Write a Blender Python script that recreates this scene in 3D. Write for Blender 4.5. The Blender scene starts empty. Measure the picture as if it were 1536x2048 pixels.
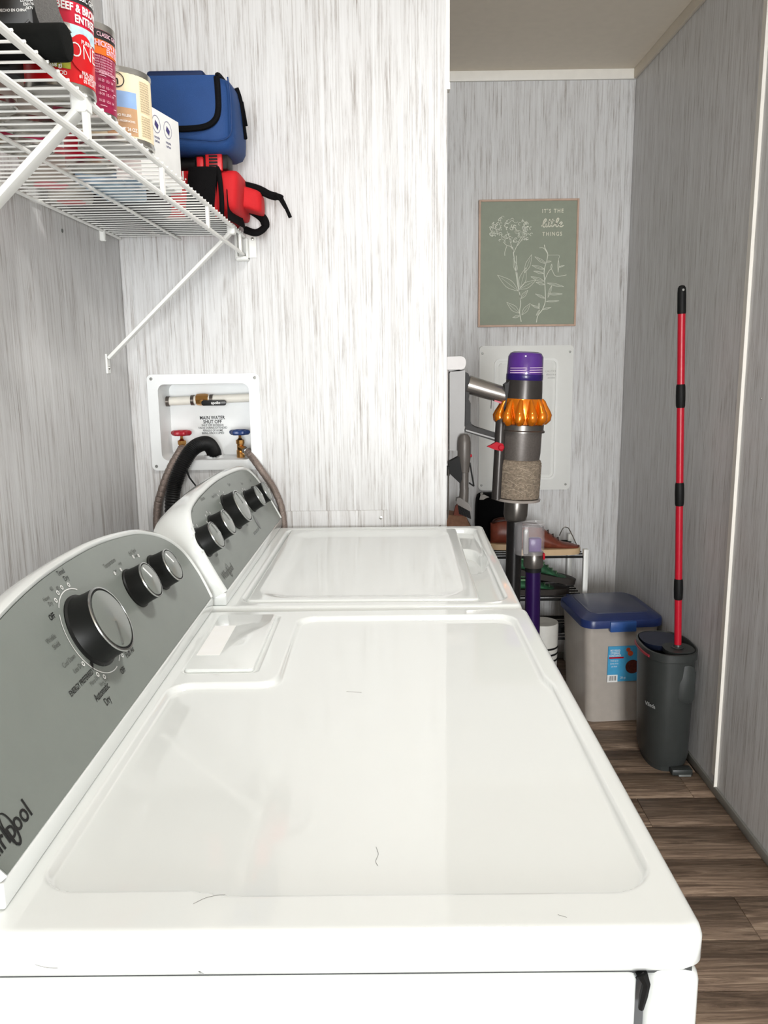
import bpy, bmesh, math, random
from mathutils import Vector, Matrix
random.seed(7)
PI = math.pi
sc = bpy.context.scene
COL = sc.collection

# ------------------------------------------------------------------ camera
cam_d = bpy.data.cameras.new('camera'); cam = bpy.data.objects.new('camera', cam_d); COL.objects.link(cam)
cam_d.sensor_fit = 'VERTICAL'; cam_d.sensor_height = 36.0; cam_d.lens = 36.0*1616/2048
cam_d.clip_start = 0.02
_p, _y, _r = (math.radians(a) for a in (10.703, -0.3144, -0.7588))
_right = Vector((math.cos(_y), -math.sin(_y), 0)); _f0 = Vector((math.sin(_y), math.cos(_y), 0)); _u0 = Vector((0, 0, 1))
_fw = _f0*math.cos(_p) - _u0*math.sin(_p); _up = _u0*math.cos(_p) + _f0*math.sin(_p)
_r2 = _right*math.cos(_r) + _up*math.sin(_r); _u2 = _up*math.cos(_r) - _right*math.sin(_r)
_m = Matrix((_r2, _u2, -_fw)).transposed().to_4x4(); _m.translation = (0, 0, 1.32)
cam.matrix_world = _m
sc.camera = cam

# ------------------------------------------------------------------ world, lights, exposure
world = bpy.data.worlds.new('daylight'); sc.world = world; world.use_nodes = True
world.node_tree.nodes['Background'].inputs[0].default_value = (0.85, 0.93, 1.0, 1)
world.node_tree.nodes['Background'].inputs[1].default_value = 1.6
sc.view_settings.view_transform = 'Standard'; sc.view_settings.look = 'None'
sc.view_settings.gamma = 1.0; sc.view_settings.use_curve_mapping = False
sc.view_settings.exposure = 0.24

def area_light(name, loc, rot, sx, sy, power, color):
    d = bpy.data.lights.new(name, 'AREA'); d.shape = 'RECTANGLE'; d.size = sx; d.size_y = sy
    d.energy = power; d.color = color
    o = bpy.data.objects.new(name, d); COL.objects.link(o); o.location = loc; o.rotation_euler = rot
    return o
# daylight through the open outside doorway behind the photographer
DOOR_X0, DOOR_X1, DOOR_Z1, BACK_Y = -0.20, 0.86, 2.05, -4.50
area_light('doorway_daylight', ((DOOR_X0+DOOR_X1)/2, BACK_Y-0.03, 1.03), (PI/2, 0, 0), DOOR_X1-DOOR_X0, 1.95, 200, (0.975, 0.995, 1.0))
# unseen flush ceiling lamp, added as fill light over the machines (its dome is built below)
FILL_LAMP = (0.20, 0.95, 2.30)
_l = bpy.data.lights.new('fill_light', 'AREA'); _l.shape = 'DISK'; _l.size = 0.26; _l.energy = 8.6; _l.color = (1.0, 0.99, 0.97)
_lo = bpy.data.objects.new('fill_light', _l); COL.objects.link(_lo); _lo.location = (FILL_LAMP[0], FILL_LAMP[1], FILL_LAMP[2]-0.035)

# ------------------------------------------------------------------ materials
MATS = {}
def srgb(r, g, b):
    f = lambda c: (c/255/12.92) if c/255 <= 0.04045 else ((c/255+0.055)/1.055)**2.4
    return (f(r), f(g), f(b), 1)
def mat(name, col, rough=0.5, metal=0.0, spec=0.5, var=0.04, vscale=30, bump=0.0, bscale=200, trans=0.0, alpha=1.0, ior=1.45, coat=0.0, emit=0.0, emitcol=None):
    if name in MATS: return MATS[name]
    m = bpy.data.materials.new(name); m.use_nodes = True; MATS[name] = m
    nt = m.node_tree; b = nt.nodes['Principled BSDF']; n = nt.nodes; L = nt.links
    c = srgb(*col)
    tc = n.new('ShaderNodeTexCoord')
    no = n.new('ShaderNodeTexNoise'); no.inputs['Scale'].default_value = vscale; no.inputs['Detail'].default_value = 4
    L.new(tc.outputs['Object'], no.inputs['Vector'])
    rp = n.new('ShaderNodeValToRGB'); rp.color_ramp.elements[0].position = 0.3; rp.color_ramp.elements[1].position = 0.7
    rp.color_ramp.elements[0].color = tuple(max(0, v*(1-var)) for v in c[:3]) + (1,)
    rp.color_ramp.elements[1].color = tuple(min(1, v*(1+var)) for v in c[:3]) + (1,)
    L.new(no.outputs['Fac'], rp.inputs['Fac']); L.new(rp.outputs['Color'], b.inputs['Base Color'])
    b.inputs['Roughness'].default_value = rough; b.inputs['Metallic'].default_value = metal
    b.inputs['Specular IOR Level'].default_value = spec; b.inputs['IOR'].default_value = ior
    b.inputs['Transmission Weight'].default_value = trans; b.inputs['Alpha'].default_value = alpha
    b.inputs['Coat Weight'].default_value = coat; b.inputs['Coat Roughness'].default_value = 0.05
    if emit:
        b.inputs['Emission Strength'].default_value = emit; b.inputs['Emission Color'].default_value = srgb(*(emitcol or col))
    if bump:
        n2 = n.new('ShaderNodeTexNoise'); n2.inputs['Scale'].default_value = bscale; n2.inputs['Detail'].default_value = 3
        L.new(tc.outputs['Object'], n2.inputs['Vector'])
        bp = n.new('ShaderNodeBump'); bp.inputs['Strength'].default_value = bump; bp.inputs['Distance'].default_value = 0.002
        L.new(n2.outputs['Fac'], bp.inputs['Height']); L.new(bp.outputs['Normal'], b.inputs['Normal'])
    return m

def wall_mat(name, base, streak, tint=1.0):
    m = bpy.data.materials.new(name); m.use_nodes = True; nt = m.node_tree; n = nt.nodes; L = nt.links
    b = n['Principled BSDF']; b.inputs['Roughness'].default_value = 0.42; b.inputs['Specular IOR Level'].default_value = 0.35
    geo = n.new('ShaderNodeNewGeometry'); sp = n.new('ShaderNodeSeparateXYZ'); L.new(geo.outputs['Position'], sp.inputs[0])
    ad = n.new('ShaderNodeMath'); ad.operation = 'ADD'; L.new(sp.outputs['X'], ad.inputs[0]); L.new(sp.outputs['Y'], ad.inputs[1])
    cb = n.new('ShaderNodeCombineXYZ'); L.new(ad.outputs[0], cb.inputs['X']); L.new(sp.outputs['Z'], cb.inputs['Z'])
    def noise(sx, sz, detail, rough=0.6, off=0.0):
        mp = n.new('ShaderNodeMapping'); mp.inputs['Scale'].default_value = (sx, 1, sz); mp.inputs['Location'].default_value = (off, 0, off)
        L.new(cb.outputs[0], mp.inputs['Vector'])
        t = n.new('ShaderNodeTexNoise'); t.inputs['Scale'].default_value = 1; t.inputs['Detail'].default_value = detail; t.inputs['Roughness'].default_value = rough
        L.new(mp.outputs[0], t.inputs['Vector']); return t.outputs['Fac']
    def ramp(fac, p0, p1, c0=(0, 0, 0, 1), c1=(1, 1, 1, 1)):
        r = n.new('ShaderNodeValToRGB'); r.color_ramp.elements[0].position = p0; r.color_ramp.elements[1].position = p1
        r.color_ramp.elements[0].color = c0; r.color_ramp.elements[1].color = c1
        L.new(fac, r.inputs['Fac']); return r.outputs['Color']
    c0 = srgb(*base); s0 = srgb(*streak); md = tuple(c0[i]*0.78+s0[i]*0.22 for i in range(3)) + (1,)
    broad = ramp(noise(60, 0.9, 6, 0.7), 0.34, 0.62, md, c0)
    fine = ramp(noise(190, 4.5, 6, 0.75, 3.1), 0.47, 0.68)
    brk = ramp(noise(40, 6.0, 5, 0.65, 7.7), 0.38, 0.60)
    mul = n.new('ShaderNodeMath'); mul.operation = 'MULTIPLY'; L.new(fine, mul.inputs[0]); L.new(brk, mul.inputs[1])
    mx = n.new('ShaderNodeMix'); mx.data_type = 'RGBA'; L.new(mul.outputs[0], mx.inputs['Factor']); L.new(broad, mx.inputs[6]); mx.inputs[7].default_value = s0
    lines = ramp(noise(320, 1.6, 4, 0.6, 11.3), 0.56, 0.72)
    m3 = n.new('ShaderNodeMath'); m3.operation = 'MULTIPLY'; L.new(lines, m3.inputs[0]); m3.inputs[1].default_value = 0.45
    mx2 = n.new('ShaderNodeMix'); mx2.data_type = 'RGBA'; L.new(m3.outputs[0], mx2.inputs['Factor']); L.new(mx.outputs[2], mx2.inputs[6]); mx2.inputs[7].default_value = s0
    L.new(mx2.outputs[2], b.inputs['Base Color'])
    bp = n.new('ShaderNodeBump'); bp.inputs['Strength'].default_value = 0.12; bp.inputs['Distance'].default_value = 0.001; bp.invert = True
    L.new(mul.outputs[0], bp.inputs['Height']); L.new(bp.outputs[0], b.inputs['Normal'])
    MATS[name] = m; return m

def plank_mat():
    m = bpy.data.materials.new('plank_vinyl'); m.use_nodes = True; nt = m.node_tree; n = nt.nodes; L = nt.links
    b = n['Principled BSDF']; b.inputs['Roughness'].default_value = 0.5; b.inputs['Specular IOR Level'].default_value = 0.4
    oi = n.new('ShaderNodeObjectInfo'); geo = n.new('ShaderNodeNewGeometry')
    rn = n.new('ShaderNodeMath'); rn.operation = 'MULTIPLY'; L.new(oi.outputs['Random'], rn.inputs[0]); rn.inputs[1].default_value = 50
    cbo = n.new('ShaderNodeCombineXYZ'); [L.new(rn.outputs[0], cbo.inputs[i]) for i in range(3)]
    va = n.new('ShaderNodeVectorMath'); va.operation = 'ADD'; L.new(geo.outputs['Position'], va.inputs[0]); L.new(cbo.outputs[0], va.inputs[1])
    def noise(sc_, detail, rough, dist=0.0):
        mp = n.new('ShaderNodeMapping'); mp.inputs['Scale'].default_value = sc_; L.new(va.outputs[0], mp.inputs['Vector'])
        t = n.new('ShaderNodeTexNoise'); t.inputs['Scale'].default_value = 1; t.inputs['Detail'].default_value = detail
        t.inputs['Roughness'].default_value = rough; t.inputs['Distortion'].default_value = dist
        L.new(mp.outputs[0], t.inputs['Vector']); return t.outputs['Fac']
    r = n.new('ShaderNodeValToRGB'); cr = r.color_ramp
    cr.elements[0].position = 0.28; cr.elements[0].color = srgb(70, 56, 46)
    cr.elements[1].position = 0.75; cr.elements[1].color = srgb(206, 186, 164)
    e = cr.elements.new(0.45); e.color = srgb(116, 97, 82)
    e = cr.elements.new(0.58); e.color = srgb(156, 134, 115)
    L.new(noise((4.5, 64, 1), 10, 0.72, 0.9), r.inputs['Fac'])
    r2 = n.new('ShaderNodeValToRGB'); r2.color_ramp.elements[0].position = 0.56; r2.color_ramp.elements[1].position = 0.74
    L.new(noise((11, 170, 1), 6, 0.75, 0.5), r2.inputs['Fac'])
    m0 = n.new('ShaderNodeMath'); m0.operation = 'MULTIPLY'; L.new(r2.outputs['Color'], m0.inputs[0]); m0.inputs[1].default_value = 0.6
    mx = n.new('ShaderNodeMix'); mx.data_type = 'RGBA'; L.new(m0.outputs[0], mx.inputs['Factor']); L.new(r.outputs['Color'], mx.inputs[6]); mx.inputs[7].default_value = srgb(46, 34, 28)
    hv = n.new('ShaderNodeHueSaturation'); L.new(mx.outputs[2], hv.inputs['Color'])
    mr = n.new('ShaderNodeMapRange'); mr.inputs['To Min'].default_value = 0.75; mr.inputs['To Max'].default_value = 1.2; L.new(oi.outputs['Random'], mr.inputs['Value'])
    L.new(mr.outputs[0], hv.inputs['Value']); L.new(hv.outputs['Color'], b.inputs['Base Color'])
    MATS['plank_vinyl'] = m; return m

WALL = wall_mat('wall_panel_grain', (223, 223, 223), (132, 121, 112))
PLANK = plank_mat()
ENAMEL = mat('white_enamel', (232, 235, 233), 0.055, spec=0.5, var=0.008, vscale=6, coat=0.3)
WPLAST = mat('white_plastic', (238, 238, 234), 0.35, var=0.01)
SHELFW = mat('shelf_white', (240, 240, 236), 0.4, var=0.01)
CEIL = mat('ceiling_paint', (232, 222, 206), 0.85, var=0.02, bump=0.1, bscale=120)
TRIMW = mat('trim_white', (240, 236, 228), 0.5, var=0.02)
BASEM = mat('baseboard_grey', (150, 150, 144), 0.5, var=0.04)
PANELG = mat('console_grey', (133, 139, 134), 0.32, var=0.02, spec=0.5, bump=0.05, bscale=900)
KBLACK = mat('knob_black', (18, 19, 18), 0.45, var=0.05, spec=0.3)
CHROME = mat('chrome', (176, 178, 176), 0.22, metal=1.0, var=0.02)
KFACE = mat('knob_face', (126, 131, 126), 0.2, var=0.02, coat=0.4)
INKB = mat('ink_black', (26, 26, 26), 0.5)
INKG = mat('ink_grey', (96, 98, 94), 0.5)
INKW = mat('ink_white', (240, 240, 238), 0.5)
BLACK = mat('black_plastic', (20, 20, 20), 0.55, var=0.08, spec=0.25)
BRASS = mat('brass', (196, 146, 84), 0.28, metal=1.0, var=0.12)
TIN = mat('tin', (178, 176, 170), 0.25, metal=0.9, var=0.05)

# ------------------------------------------------------------------ mesh helpers
class MB:
    def __init__(s): s.bm = bmesh.new()
    def geo(s, V, F):
        vs = [s.bm.verts.new(v) for v in V]
        for f in F:
            try: s.bm.faces.new([vs[i] for i in f])
            except ValueError: pass
        return s
    def box(s, x0, x1, y0, y1, z0, z1, r=0.0, seg=2):
        b = bmesh.new(); bmesh.ops.create_cube(b, size=1)
        for v in b.verts: v.co = Vector(((x0+x1)/2+v.co.x*(x1-x0), (y0+y1)/2+v.co.y*(y1-y0), (z0+z1)/2+v.co.z*(z1-z0)))
        if r > 0: bmesh.ops.bevel(b, geom=b.edges[:], offset=r, segments=seg, profile=0.5, affect='EDGES', clamp_overlap=True)
        s.merge(b); return s
    def merge(s, b, M=None):
        b.verts.index_update()
        V = [(M @ v.co if M else v.co.copy()) for v in b.verts]; F = [[v.index for v in f.verts] for f in b.faces]
        b.free(); return s.geo(V, F)
    def obox(s, M, sx, sy, sz, r=0.0, seg=2):
        b = bmesh.new(); bmesh.ops.create_cube(b, size=1)
        for v in b.verts: v.co = Vector((v.co.x*sx, v.co.y*sy, v.co.z*sz))
        if r > 0: bmesh.ops.bevel(b, geom=b.edges[:], offset=r, segments=seg, profile=0.5, affect='EDGES', clamp_overlap=True)
        s.merge(b, M); return s
    def bar(s, a, b, w, t, r=0.0, up=(0, 0, 1)):
        a, b = Vector(a), Vector(b); d = b-a; l = d.length; z = d.normalized(); x = Vector(up).cross(z)
        if x.length < 1e-4: x = Vector((1, 0, 0)).cross(z)
        x.normalize(); y = z.cross(x)
        M = Matrix((x, y, z)).transposed().to_4x4(); M.translation = (a+b)/2
        return s.obox(M, w, t, l, r)
    def tube(s, pts, r, seg=10, cap=True, closed=False):
        P = [Vector(p) for p in pts]; n = len(P); R = r if isinstance(r, (list, tuple)) else [r]*n
        V = []; F = []; prev = None
        for i in range(n):
            if closed: t = P[(i+1) % n]-P[i-1]
            else: t = P[min(i+1, n-1)]-P[max(i-1, 0)]
            t.normalize()
            if prev is None:
                a = Vector((0, 0, 1)) if abs(t.z) < 0.9 else Vector((1, 0, 0)); x = a.cross(t).normalized()
            else:
                x = prev-t*prev.dot(t)
                x = x.normalized() if x.length > 1e-6 else Vector((1, 0, 0))
            prev = x; y = t.cross(x)
            for k in range(seg):
                an = 2*PI*k/seg; V.append(P[i]+x*(R[i]*math.cos(an))+y*(R[i]*math.sin(an)))
        m = n if closed else n-1
        for i in range(m):
            j = (i+1) % n
            for k in range(seg):
                k2 = (k+1) % seg; F.append((i*seg+k, i*seg+k2, j*seg+k2, j*seg+k))
        if cap and not closed: F.append(list(range(seg-1, -1, -1))); F.append([(n-1)*seg+k for k in range(seg)])
        return s.geo(V, F)
    def lathe(s, prof, origin=(0, 0, 0), axis=(0, 0, 1), seg=32, ref=None, rmod=None):
        """prof: (radius, height) list along the axis"""
        z = Vector(axis).normalized(); a = Vector(ref) if ref else (Vector((1, 0, 0)) if abs(z.x) < 0.9 else Vector((0, 1, 0)))
        x = (a-z*a.dot(z)).normalized(); y = z.cross(x); o = Vector(origin); V = []; F = []
        for (r, h) in prof:
            for k in range(seg):
                an = 2*PI*k/seg; rr = r*(rmod(an, h) if rmod else 1); V.append(o+z*h+x*(rr*math.cos(an))+y*(rr*math.sin(an)))
        for i in range(len(prof)-1):
            for k in range(seg):
                k2 = (k+1) % seg; F.append((i*seg+k, i*seg+k2, (i+1)*seg+k2, (i+1)*seg+k))
        if prof[0][0] > 1e-5: F.append(list(range(seg-1, -1, -1)))
        if prof[-1][0] > 1e-5: F.append([(len(prof)-1)*seg+k for k in range(seg)])
        s.geo(V, F); return s
    def prism(s, poly, fn, h0, h1, r=0.0):
        """poly: 2-D outline (ccw), fn(u, v, h) -> world"""
        n = len(poly); V = [fn(u, v, h0) for u, v in poly]+[fn(u, v, h1) for u, v in poly]
        F = [list(range(n-1, -1, -1)), list(range(n, 2*n))]+[(i, (i+1) % n, n+(i+1) % n, n+i) for i in range(n)]
        if r > 0:
            b = bmesh.new(); vs = [b.verts.new(v) for v in V]; [b.faces.new([vs[i] for i in f]) for f in F]
            b.edges.ensure_lookup_table(); top = [e for e in b.edges if all(v in vs[n:] for v in e.verts)]
            bmesh.ops.bevel(b, geom=top, offset=r, segments=2, profile=0.5, affect='EDGES', clamp_overlap=True)
            return s.merge(b)
        return s.geo(V, F)
    def ribbon(s, pts, w, nrm, closed=False):
        P = [Vector(p) for p in pts]; n = len(P); N = Vector(nrm); V = []; F = []
        for i in range(n):
            t = (P[(i+1) % n]-P[i-1]) if closed else (P[min(i+1, n-1)]-P[max(i-1, 0)])
            if t.length < 1e-9: t = Vector((1, 0, 0))
            sd = N.cross(t).normalized(); ww = w[i] if isinstance(w, (list, tuple)) else w
            V += [P[i]-sd*ww/2, P[i]+sd*ww/2]
        for i in range(n if closed else n-1):
            j = (i+1) % n; F.append((2*i, 2*j, 2*j+1, 2*i+1))
        return s.geo(V, F)
    def quadgrid(s, fn, nu, nv):
        V = [fn(i/nu, j/nv) for j in range(nv+1) for i in range(nu+1)]
        F = [(j*(nu+1)+i, j*(nu+1)+i+1, (j+1)*(nu+1)+i+1, (j+1)*(nu+1)+i) for j in range(nv) for i in range(nu)]
        return s.geo(V, F)

ORG = {}
def obj(name, mb, material, parent=None, sharp=35, smooth=True, label=None, recalc=True):
    if recalc: bmesh.ops.recalc_face_normals(mb.bm, faces=mb.bm.faces[:])
    me = bpy.data.meshes.new(name); 
    root = parent; 
    while root is not None and root.parent is not None: root = root.parent
    off = ORG.get(root.name, Vector((0, 0, 0))) if root is not None else None
    o = bpy.data.objects.new(name, me); COL.objects.link(o)
    if root is None:
        cs = [v.co for v in mb.bm.verts]
        off = Vector((sum(c.x for c in cs)/len(cs), sum(c.y for c in cs)/len(cs), min(c.z for c in cs)))
        o.location = off; ORG[o.name] = off
    bmesh.ops.translate(mb.bm, verts=mb.bm.verts[:], vec=-off)
    mb.bm.to_mesh(me); mb.bm.free()
    if smooth:
        me.shade_smooth(); me.set_sharp_from_angle(angle=math.radians(sharp))
    me.materials.append(material)
    if parent is not None: o.parent = parent
    if label: o['label'] = label
    if name in ('small_print', 'lettering', 'dial_marks', 'indicator_dots', 'print', 'barcode', 'vent_slot', 'flower_drawing'): o['kind'] = 'stuff'
    return o
def thing(name, loc, label, cat, group=None):
    o = bpy.data.objects.new(name, None); COL.objects.link(o); o.location = loc; o.empty_display_size = 0.05
    ORG[o.name] = Vector(loc); o['label'] = label; o['category'] = cat
    if group: o['group'] = group
    return o
def tag(o, label, cat, group=None):
    o['label'] = label; o['category'] = cat
    if group: o['group'] = group
    return o
def struct(o, label=None):
    o['kind'] = 'structure'
    if label: o['label'] = label
    return o

_tc = {}
def text_geo(txt, bold=0.0, spacing=1.0):
    k = (txt, bold, spacing)
    if k in _tc: return _tc[k]
    c = bpy.data.curves.new('lettering', 'FONT'); c.body = txt; c.size = 1.0; c.resolution_u = 3; c.offset = bold; c.space_character = spacing
    c.align_x = 'CENTER'; c.align_y = 'CENTER'; c.fill_mode = 'FRONT'
    o = bpy.data.objects.new('lettering', c); COL.objects.link(o)
    dg = bpy.context.evaluated_depsgraph_get(); me = bpy.data.meshes.new_from_object(o.evaluated_get(dg))
    r = ([v.co.copy() for v in me.vertices], [list(p.vertices) for p in me.polygons])
    bpy.data.objects.remove(o); bpy.data.curves.remove(c); bpy.data.meshes.remove(me)
    _tc[k] = r; return r
def text_on(mb, txt, size, fn, bold=0.0, sx=1.0, spacing=1.0, shear=0.0):
    V, F = text_geo(txt, bold, spacing)
    mb.geo([fn((v.x+shear*v.y)*size*sx, v.y*size) for v in V], F)
    return mb
def plane_fn(o, ux, vx):
    o, ux, vx = Vector(o), Vector(ux).normalized(), Vector(vx).normalized()
    return lambda u, v: o+ux*u+vx*v
def catmull(pts, n=8, closed=False):
    P = [Vector(p) for p in pts]; out = []; m = len(P)
    for i in range(m if closed else m-1):
        p0 = P[(i-1) % m] if closed else P[max(i-1, 0)]; p1 = P[i]; p2 = P[(i+1) % m]; p3 = P[(i+2) % m] if closed else P[min(i+2, m-1)]
        for k in range(n):
            t = k/n; out.append(0.5*((2*p1)+(p2-p0)*t+(2*p0-5*p1+4*p2-p3)*t*t+(3*p1-p0-3*p2+p3)*t**3))
    if not closed: out.append(P[-1])
    return out
def rrect(x0, x1, y0, y1, r, seg=6):
    out = []
    for cx, cy, a0 in ((x1-r, y0+r, -90), (x1-r, y1-r, 0), (x0+r, y1-r, 90), (x0+r, y0+r, 180)):
        for k in range(seg+1):
            a = math.radians(a0+90*k/seg); out.append((cx+r*math.cos(a), cy+r*math.sin(a)))
    return out

# ================================================================== ROOM SHELL
XL, XR, YP, YF, ZC = -0.6187, 0.99, 1.96, 3.4255, 2.421
XE = 0.1405            # free end of the partition
# floor with planks
fl = struct(obj('floor', MB().box(XL-0.1, XR+0.1, BACK_Y-0.1, YF+0.1, -0.06, -0.004), mat('subfloor', (40, 33, 28), 0.8), smooth=False))
PW, PLN = 0.1524, 0.914
row = 0; y = 2.252-PW*24
while y < YF+0.02:
    off = (row*0.37) % 1.0
    x = XL-off*PLN
    if abs(y-2.252) < 0.01: x = 0.918-PLN*2
    while x < XR+0.02:
        x0, x1 = max(x, XL-0.02), min(x+PLN, XR+0.005)
        y0, y1 = max(y, BACK_Y), min(y+PW, YF+0.005)
        if x1-x0 > 0.02 and y1-y0 > 0.02:
            obj('plank', MB().box(x0+0.0006, x1-0.0006, y0+0.0006, y1-0.0006, -0.006, 0.0, 0.0012, 1), PLANK, fl, sharp=60)
        x += PLN
    y += PW; row += 1

def wall_box(name, *a): return struct(obj(name, MB().box(*a), WALL, smooth=False))
wall_box('wall_left', XL-0.1, XL, BACK_Y-0.1, YP, 0, ZC)
wall_box('wall_right', XR, XR+0.1, BACK_Y-0.1, YF+0.1, 0, ZC)
wall_box('wall_far', XE, XR, YF, YF+0.1, 0, ZC)
# partition behind the washer, with the cut-out of the recessed water box
BX0, BX1, BZ0, BZ1 = -0.552, -0.326, 1.082, 1.271
mb = MB()
mb.box(XL-0.1, BX0, YP, YP+0.09, 0, ZC).box(BX1, XE, YP, YP+0.09, 0, ZC).box(BX0, BX1, YP, YP+0.09, 0, BZ0).box(BX0, BX1, YP, YP+0.09, BZ1, ZC)
struct(obj('wall_partition', mb, WALL, smooth=False))
wall_box('wall_return', XE-0.09, XE, YP+0.09, YF+0.1, 0, ZC)
mb = MB().box(XL-0.1, DOOR_X0, BACK_Y-0.1, BACK_Y, 0, ZC).box(DOOR_X1, XR, BACK_Y-0.1, BACK_Y, 0, ZC).box(DOOR_X0, DOOR_X1, BACK_Y-0.1, BACK_Y, DOOR_Z1, ZC)
struct(obj('wall_back', mb, WALL, smooth=False))
mb = MB().box(DOOR_X0-0.06, DOOR_X0, BACK_Y, BACK_Y+0.015, 0, DOOR_Z1+0.06).box(DOOR_X1, DOOR_X1+0.06, BACK_Y, BACK_Y+0.015, 0, DOOR_Z1+0.06).box(DOOR_X0, DOOR_X1, BACK_Y, BACK_Y+0.015, DOOR_Z1, DOOR_Z1+0.06)
struct(obj('trim_5', mb, TRIMW, smooth=False), 'white casing of the open outside doorway')
struct(obj('ceiling', MB().box(XL-0.1, XR+0.1, BACK_Y-0.1, YF+0.1, ZC, ZC+0.08), CEIL, smooth=False))
struct(obj('trim_1', MB().box(XE, XR, YF-0.012, YF, ZC-0.038, ZC, 0.003), TRIMW), 'white crown strip along the far wall')
struct(obj('trim_2', MB().box(XR-0.012, XR, BACK_Y, YF-0.012, ZC-0.038, ZC, 0.003), CEIL), 'crown strip along the right wall')
struct(obj('trim_3', MB().box(XR-0.004, XR, 2.268, 2.300, 0.055, ZC-0.04).box(XR-0.009, XR, 2.2655, 2.269, 0.026, ZC-0.04), TRIMW, smooth=False), 'thin white batten over a wall panel joint')
struct(obj('trim_4', MB().box(XE-0.026, XE+0.001, YP-0.003, YP, 0, ZC, 0.001, 1).box(XE, XE+0.003, YP-0.003, YP+0.03, 0, 1.92), WALL), 'narrow corner batten at the partition end')
struct(obj('trim_6', MB().box(XE, XE+0.0085, YP-0.003, YP+0.02, 1.925, ZC).box(XE, XE+0.0095, YP-0.004, YP+0.022, 1.913, 1.927), TRIMW), 'upper corner strip at the partition end')
struct(obj('trim_7', MB().box(XR-0.028, XR-0.001, YF-0.003, YF, 0, ZC-0.04, 0.001, 1), WALL), 'corner batten of the far wall')
struct(obj('trim_8', MB().box(XL+0.001, XL+0.026, YP-0.003, YP, 0, ZC, 0.001, 1), WALL), 'corner batten of the partition')
struct(obj('baseboard_right', MB().box(XR-0.008, XR, BACK_Y, YF, 0, 0.028, 0.002), BASEM))
struct(obj('baseboard_far', MB().box(XE, XR-0.01, YF-0.008, YF, 0, 0.028, 0.002), BASEM))
# batten plate low on the partition
t = tag(obj('wall_cover_strip', MB().box(-0.30, -0.001, YP-0.004, YP, 0.80, 0.955, 0.0015), WALL), 'flat grained cover plate low on the partition behind the washer', 'cover plate')
obj('screw', MB().lathe([(0.0045, 0), (0.004, 0.0015), (0.0, 0.002)], (-0.0185, YP-0.004, 0.936), (0, -1, 0), 12), TIN, t)
# nail and screw heads in the walls
for i, (p, ax) in enumerate((((XR, 2.16, 1.205), (-1, 0, 0)), ((XL, 1.62, 1.57), (1, 0, 0)))):
    tag(obj('screw_head', MB().lathe([(0.004, 0), (0.0036, 0.001), (0, 0.0016)], p, ax, 12), TIN if i == 0 else INKG),
        ('small bright screw head in the right wall beside the batten', 'tiny dark nail head in the left wall below the shelf')[i], 'screw')
# fixture of the added fill lamp, out of view
cl = thing('fill_lamp', (FILL_LAMP[0], FILL_LAMP[1], FILL_LAMP[2]-0.02), 'unseen flush white ceiling lamp added as fill light above the dryer', 'lamp')
obj('fill_lamp_base', MB().lathe([(0.16, 0.121-0.02), (0.16, 0.06), (0.15, 0.05), (0.0, 0.05)], (FILL_LAMP[0], FILL_LAMP[1], FILL_LAMP[2]+0.02), (0, 0, 1), 40), TRIMW, cl)
obj('fill_lamp_rim', MB().lathe([(0.15, 0.05), (0.15, 0.0), (0.142, 0.0), (0.142, 0.05)], (FILL_LAMP[0], FILL_LAMP[1], FILL_LAMP[2]+0.02), (0, 0, 1), 40), CHROME, cl)

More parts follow.
